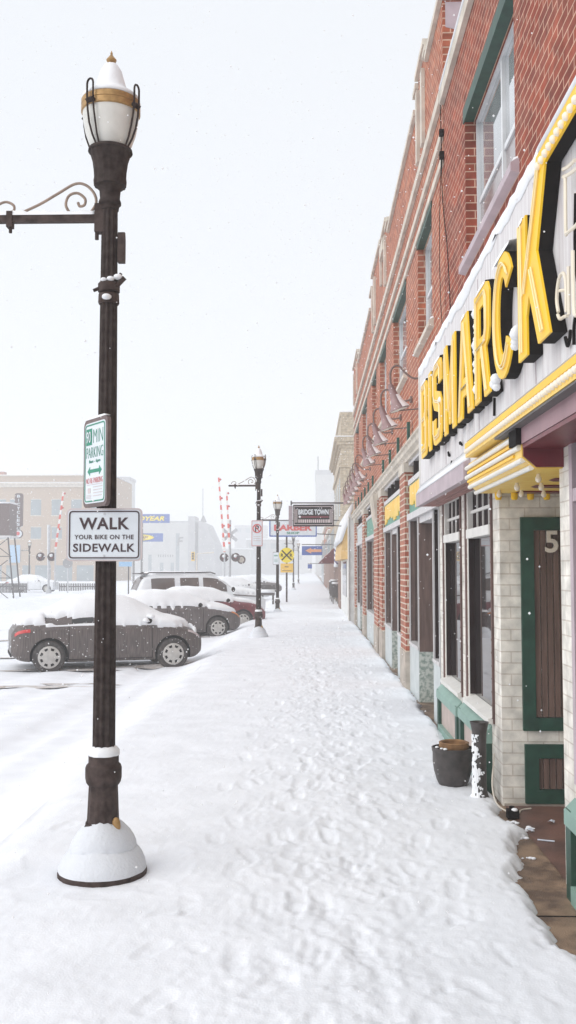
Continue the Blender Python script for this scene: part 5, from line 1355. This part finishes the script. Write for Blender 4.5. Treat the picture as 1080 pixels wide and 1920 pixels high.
a, b = at(18,1022,Y), at(37,1100,Y); part('blue_board', MB().box(a.x,b.x,Y-.14,Y-.09,at(0,1055,Y).z,a.z), M['paleblue'], t, smooth=False)
part('chimney', MB().box(at(-14,890,Y).x,at(6,890,Y).x,Y+.4,Y+1.8,zt+.25,zt+.75), M['brick'], t, smooth=False)
part('downpipe', MB().tube([(at(91,984,Y).x,Y-.15,at(91,984,Y).z),(at(91,1095,Y).x,Y-.15,-.3)], .16, 8), M['signwhite'], t)
# vertical bicycle shop sign
c0, c1 = at(28.5,925,78), at(42.5,988,78)
t = thing('bicycles_sign', 'tall narrow brown sign reading BICYCLES down its length above a round pink sign', 'sign', ((c0.x+c1.x)/2, 78, c1.z))
part('board', MB().prism([(x+(c0.x+c1.x)/2, z+(c0.z+c1.z)/2) for x,z in rrect(c1.x-c0.x, c0.z-c1.z, .18)], 'y', 77.9, 78.1), M['signframe'], t, smooth=False)
hh = (c0.z-c1.z)/8.4
for k, ch in enumerate('BICYCLES'): part('lettering', text_mb(ch, None if ch == 'I' else .26, hh*.72, .02, .03, x=(c0.x+c1.x)/2, z=c0.z-hh*(k+.75), y=77.895), M['signwhite'], t, smooth=False)
q = at(35,1001,78); part('disc', MB().lathe([(.36,-.06),(.36,.06)], (q.x,78,q.z), 24, axis='y'), M['signframe'], t); part('disc_face', MB().lathe([(.29,-.075),(.29,-.062)], (q.x,78,q.z), 24, axis='y'), M['signwhite'], t)
part('disc_mark', MB().lathe([(.16,-.09),(.16,-.077)], (q.x-.04,78,q.z+.03), 16, axis='y'), M['red_ink'], t)
part('bracket', MB().box(q.x-2.2,q.x-.3,77.97,78.03,at(0,945,78).z-.04,at(0,945,78).z+.04).box(q.x-.05,q.x+.05,77.97,78.03,q.z+.36,c1.z), M['lattice'], t, smooth=False)
part('post', MB().box(q.x-2.25,q.x-2.05,77.9,78.1,-.4,at(0,940,78).z), M['lattice'], t, smooth=False)
# crossing keeper's tower
Yt = 62
a, b = at(-26,944,Yt), at(17,1004,Yt)
t = thing('crossing_tower', 'dark boxy cabin raised on a steel lattice at the left edge', 'tower', ((a.x+b.x)/2, Yt, STREET))
part('cabin', MB().box(a.x,b.x,Yt,Yt+1.6,b.z,a.z), M['signframe'], t, smooth=False)
part('snow', MB().box(a.x-.05,b.x+.05,Yt-.05,Yt+1.65,a.z+.001,a.z+.10), M['snowcap'], t)
part('deck', MB().box(a.x-.05,b.x+.1,Yt-.08,Yt+1.7,b.z-.12,b.z-.002), M['frame'], t, smooth=False)
zb = STREET-.1
for sx in (a.x+.1, b.x-.1):
    for sy in (Yt+.1, Yt+1.5):
        ex_ = .45 if sx > (a.x+b.x)/2 else -.45
        part('leg', MB().tube([(sx,sy,b.z-.1),(sx+ex_,sy,zb)], .05, 6), M['lattice'], t)
mb = MB(); cx = (a.x+b.x)/2; w_ = (b.x-a.x)/2
for k in range(3):
    z1 = b.z-.2-k*(b.z-zb)/3; z2 = b.z-.2-(k+1)*(b.z-zb)/3+.25
    mb.tube([(cx-w_+.1,Yt+.1,z1),(cx+w_+.1,Yt+.1,z2)], .028, 5); mb.tube([(cx+w_-.1,Yt+.1,z1),(cx-w_-.1,Yt+.1,z2)], .028, 5); mb.tube([(cx-w_-.15,Yt+.1,z2),(cx+w_+.15,Yt+.1,z2)], .028, 5)
part('bracing', mb, M['lattice'], t)
# railroad crossing signals with raised gates
CG = 'railroad crossing signals with raised gates'
def crossing(lb, px, Y, lights, arms, cross, top, pale=None):
    base = at(px, 1100, Y); t = thing('crossing_signal', lb, 'crossing signal', (base.x, Y, STREET), 0, CG)
    zt = at(px, top, Y).z
    part('mast', MB().tube([(base.x,Y,STREET-.1),(base.x,Y,zt)], .075, 10).lathe([(.22,STREET-.1),(.2,STREET+.5),(.1,STREET+.55)], (base.x,Y,0), 12), M['silver'], t)
    xs = [at(lx,ly,Y) for lx,ly in lights]
    for q in xs:
        l = part('light_disc', MB().lathe([(.30,-.02),(.30,.02)], (q.x,Y-.12,q.z), 24, axis='y'), M['rrdisc'], t)
        part('hood', MB().lathe([(.14,-.24),(.145,-.02)], (q.x,Y-.12,q.z), 16, axis='y', cap=False), M['rrdisc'], l); part('lens', MB().lathe([(.125,-.05),(.125,-.03)], (q.x,Y-.12,q.z), 16, axis='y'), M['red'], l)
        part('snow', MB().lathe([(.11,-.26),(.11,-.1)], (q.x,Y-.12,q.z+.09), 10, axis='y'), M['snowcap'], l)
    part('crossarm', MB().tube([(min(q.x for q in xs),Y-.02,xs[0].z),(max(max(q.x for q in xs),base.x),Y-.02,xs[0].z)], .035, 6), M['silver'], t)
    for (ax0,ay0,ax1,ay1) in arms:
        p0, p1 = at(ax0,ay0,Y-.3), at(ax1,ay1,Y-.3)
        mb = MB(); dx = .075
        mb.add([(p0.x-dx,Y-.33,p0.z),(p0.x+dx,Y-.33,p0.z),(p1.x+dx*.7,Y-.33,p1.z),(p1.x-dx*.7,Y-.33,p1.z),(p0.x-dx,Y-.29,p0.z),(p0.x+dx,Y-.29,p0.z),(p1.x+dx*.7,Y-.29,p1.z),(p1.x-dx*.7,Y-.29,p1.z)],[(0,1,2,3),(4,5,6,7),(0,1,5,4),(1,2,6,5),(2,3,7,6),(3,0,4,7)])
        g_ = part('gate_arm', mb, M['gate'], t, smooth=False)
        for u in (.35,.72,.97): part('gate_lamp', MB().ball((p0.x+(p1.x-p0.x)*u+.10,Y-.31,p0.z+(p1.z-p0.z)*u), .075, 8), M['red'], g_)
        part('pivot', MB().box(p0.x-.14,p0.x+.14,Y-.3,Y+.1,STREET+.55,STREET+1.05).tube([(p0.x,Y-.31,STREET+.8),(p0.x,Y-.31,p0.z)], .06, 6), M['silver'], t, smooth=False)
    if cross:
        cx_, cy_, hw = cross; q = at(cx_,cy_,Y-.15); mb = MB(); L = hw*Y/F
        for s_, yy in ((1,Y-.16),(-1,Y-.135)):
            dv = Vector((s_*.78,0,.62)); nv_ = Vector((-.62*s_,0,.78))*.11
            P4 = [Vector((q.x,0,q.z))+dv*u*L+nv_*w2 for u,w2 in ((-1,-1),(1,-1),(1,1),(-1,1))]
            mb.add([(p_.x,yy+d_,p_.z) for d_ in (0,.02) for p_ in P4], [(0,1,2,3),(4,5,6,7),(0,1,5,4),(1,2,6,5),(2,3,7,6),(3,0,4,7)])
        part('crossbuck', mb, M['silver'], t, smooth=False)
    if pale:
        q = at(pale[0],pale[1],Y+.3); part('back_disc', MB().ring((q.x,Y+.3,q.z), .18, .29, -.02, .02), M['rrdisc'], t); part('back_face', MB().lathe([(.19,-.03),(.19,-.01)], (q.x,Y+.3,q.z), 18, axis='y'), M['stone'], t)
    return t
crossing('middle crossing signal with a pale crossbuck beside the second street lamp', 431, 65, [(420.5,1045.5),(442,1045)], [(421,1035,410,895),(430,1020,425,922)], (431,1003,17), 975, (452.5,1049.5))
crossing('left crossing signal below the tan building, twin dark red discs', 91, 65, [(77,1044),(98,1044)], [(104,1030,119,922)], None, 984)
q = at(127,1056,63)
t = thing('round_back_sign', 'grey round sign on a thin post below the walk sign', 'sign', (q.x, 63, STREET))
part('disc', MB().lathe([(.33,-.02),(.33,.02)], (q.x,63,q.z), 22, axis='y'), M['grey_wall'], t); part('post', MB().tube([(q.x,63.05,-.5),(q.x,63.05,q.z)], .05, 6), M['silver'], t)
q = at(235,1058,60)
t = thing('blue_post_sign', 'small blue panel on a thin post behind the white suv', 'sign', (q.x, 60, STREET))
part('panel', MB().box(q.x-.4,q.x+.42,59.97,60.0,q.z-.14,q.z+.16), M['paleblue'], t, smooth=False); part('post', MB().tube([(q.x+.2,60.05,-.5),(q.x+.2,60.05,q.z)], .04, 6), M['lattice'], t)
# low rails and banks in front of the tan building
for lb, p0, p1, n in (('short dark picket fence in the snow at far left', -30, 50, 30), ('short dark picket fence right of the left crossing signal', 112, 190, 24)):
    a, b = at(p0,1098,70), at(p1,1098,70); mb = MB()
    t = thing('picket_fence', lb, 'fence', ((a.x+b.x)/2, 70, STREET), 0, 'picket fences by the tracks')
    mb.box(a.x,b.x,69.98,70.02,.35,.42); part('rail', mb, M['lattice'], t, smooth=False); mb = MB()
    for k in range(n+1): x = a.x+(b.x-a.x)*k/n; mb.box(x-.04,x+.04,69.96,69.975,-.4,.62)
    part('pickets', mb, M['lattice'], t, smooth=False)
# tyre dealer signs
def ad(lb, px0, px1, py0, py1, Y, words, yellow):
    a, b = at(px0,py0,Y), at(px1,py1,Y)
    t = thing('advertising_sign', lb, 'sign', ((a.x+b.x)/2, Y, b.z), 0, 'blue tyre shop signs'); part('board', MB().box(a.x,b.x,Y-.08,Y+.08,b.z,a.z), M['bluesign'], t, smooth=False)
    cx, cz = (a.x+b.x)/2, (a.z+b.z)/2
    if yellow:
        cx -= .5; mb = MB(); n = 28; rx, rz_ = (b.x-a.x)*.40, (a.z-b.z)*.42
        mb.prism([(cx+rx*math.cos(2*math.pi*k/n), cz+rz_*math.sin(2*math.pi*k/n)) for k in range(n)], 'y', Y-.12, Y-.085); part('oval', mb, M['sign_yellow'], t)
        part('lettering', text_mb(words, rx*1.45, rz_*.8, .02, .02, x=cx, z=cz, y=Y-.122, shear=.2), M['bronze'], t, smooth=False)
    else: part('lettering', text_mb(words, (b.x-a.x)*.82, (a.z-b.z)*.52, .03, .04, x=cx, z=cz, y=Y-.082, shear=.25), M['sign_yellow'], t, smooth=False)
    part('post', MB().box(cx-.12,cx+.12,Y+.09,Y+.3,-.4,a.z), M['lattice'], t, smooth=False)
ad('upper blue sign with pale yellow slanted capitals beside the walk sign', 214, 318, 964, 980.5, 125, 'GOODYEAR', False)
ad('lower blue sign with a yellow oval beside the walk sign', 210, 305.5, 1000, 1015.5, 125.5, 'DUNLOP', True)
t, x0, x1, zt = far_box('pale_round_tower', 'pale hazy tower rising behind the pole, right of the tan building', 'building', 200, 242, 895, 225, 8, 'pale_wall')
part('roof_band', MB().box(x0-.2,x1+.2,224.7,233,zt-.6,zt+.1), M['grey_wall'], t, smooth=False)
part('lettering', text_mb('51', None, 1.9, .05, .03, x=at(226,918,225).x, z=at(226,918,225).z, y=224.9), M['grey_wall'], t, smooth=False)
Yh = 250
t, x0, x1, zt = far_box('pale_warehouse', 'pale hazy warehouse with a letter F on its wall in mid distance', 'building', 236, 372, 977, Yh, 20, 'pale_wall')
part('stair_block', MB().box(at(353,968,Yh).x,at(366,968,Yh).x,Yh-.2,Yh+8,-.4,at(353,968,Yh).z), M['grey_wall'], t, smooth=False)
part('side_wing', MB().prism([(at(366.5,1,Yh).x,-.4),(at(366.5,974,Yh).x,at(366,974,Yh).z),(at(385,974,Yh).x,at(385,980,Yh).z),(at(403,1020,Yh).x,at(403,1020,Yh).z),(at(403,1020,Yh).x,-.4)], 'y', Yh, Yh+20), M['grey_wall'], t, smooth=False)
part('lettering', text_mb('F', None, 2.3, .05, .02, x=at(338,1015,Yh).x, z=at(338,1015,Yh).z, y=Yh-.06, shear=.2), M['lattice'], t, smooth=False)
part('parapet', MB().box(x0,x1,Yh-.15,Yh+.2,zt-.35,zt+.002), M['grey_wall'], t, smooth=False)
mb = MB()
for k in range(7): q = at(297+k*4.5,1042,Yh); mb.box(q.x-.12,q.x+.12,Yh-.09,Yh-.002,q.z-.35,q.z+.3)
part('wall_marks', mb, M['lattice'], t, smooth=False)
for px,pa,pb in ((300,1055,1076),(320,1055,1076),(278,1040,1076),(330,1000,1076)): q0,q1 = at(px,pa,Yh),at(px+6,pb,Yh); part('window', MB().box(q0.x,q1.x,Yh-.05,Yh-.002,-.3,q0.z), M['far_glass'], t, smooth=False)
part('mast', MB().tube([(at(378,975,Yh).x,Yh+3,zt-.5),(at(378,914,Yh).x,Yh+3,at(378,914,Yh).z)], .10, 6).lathe([(.9,zt-.2),(.5,zt+.8),(.15,zt+1.6)], (at(379,960,Yh).x,Yh+3,0), 8), M['lattice'], t)
for lb, a_, b_, top_, Y_, m_ in (('low pale shed in haze right of the middle crossing signal', 405, 470, 1030, 280, 'pale_wall'), ('wide hazy grey building in line with the second lamp', 462, 560, 1012, 300, 'grey_wall'), ('faint pale block at the far end of the road', 500, 585, 1035, 350, 'pale_wall'), ('faint tall grey block far behind the second lamp', 440, 500, 985, 370, 'grey_wall')):
    t, x0, x1, zt = far_box('hazy_building', lb, 'building', a_, b_, top_, Y_, 10, m_)
    part('roof', MB().box(x0-.2,x1+.2,Y_-.2,Y_+10.2,zt+.002,zt+.4), M['snowcap'], t, smooth=False)
    n = int((x1-x0)/3.4)
    for k in range(n): part('window', MB().box(x0+.8+k*3.4,x0+2.6+k*3.4,Y_-.03,Y_-.002,zt-2.8,zt-1.1), M['far_glass'], t, smooth=False)
# traffic signal
Ys = 100
q = at(362,1050,Ys); t = thing('traffic_signal', 'yellow traffic signal on a pale mast arm in the haze', 'traffic light', (q.x, Ys, STREET))
part('post', MB().tube([(at(369,1040,Ys).x,Ys,-.4),(at(369,1040,Ys).x,Ys,at(369,1038,Ys).z),(at(401,1038,Ys).x,Ys,at(401,1036,Ys).z)], .09, 6), M['cord'], t)
part('head', MB().box(q.x-.17,q.x+.17,Ys-.2,Ys+.1,q.z-.1,q.z+.85), M['pale_yellow'], t, smooth=False)
part('visor', MB().box(q.x-.10,q.x+.10,Ys-.26,Ys-.202,q.z+.05,q.z+.25).box(q.x-.10,q.x+.10,Ys-.26,Ys-.202,q.z+.31,q.z+.5).box(q.x-.10,q.x+.10,Ys-.26,Ys-.202,q.z+.56,q.z+.76), M['lattice'], t, smooth=False)
# distant snowy cars and a bench-like planter
for lb, px, py, Y_, m_, rz in (('far white car by the crossing, partly hidden in haze', 440, 1094, 60, 'carwhite', .3),('far dark car beyond the second lamp', 474, 1085, 74, 'cargrey2', .25),('tiny hazy pickup at the tan building front', 63, 1080, 80, 'carwhite', 0.0)):
    q = at(px, 1100, Y_); t = sedan(lb, (q.x, Y_, STREET), rz, m_, 3, 2.6, .85, .9); t['group'] = 'distant snow covered cars'
q = at(501, 1103, 46)
t = thing('planter_bench', 'low dark bench deep in snow right of the second lamp', 'bench', (q.x, 46, STREET))
part('seat', MB().box(q.x-.35,q.x+.35,45.8,46.3,.42,.55), M['lattice'], t, smooth=False); part('leg', MB().box(q.x-.32,q.x-.24,45.85,46.25,-.3,.42), M['lattice'], t, smooth=False); part('leg', MB().box(q.x+.24,q.x+.32,45.85,46.25,-.3,.42), M['lattice'], t, smooth=False)
part('backrest', MB().box(q.x-.35,q.x+.35,46.301,46.36,.5,.92), M['lattice'], t, smooth=False); part('snow', MB().box(q.x-.36,q.x+.36,45.79,46.3,.552,.70), M['snowcap'], t)
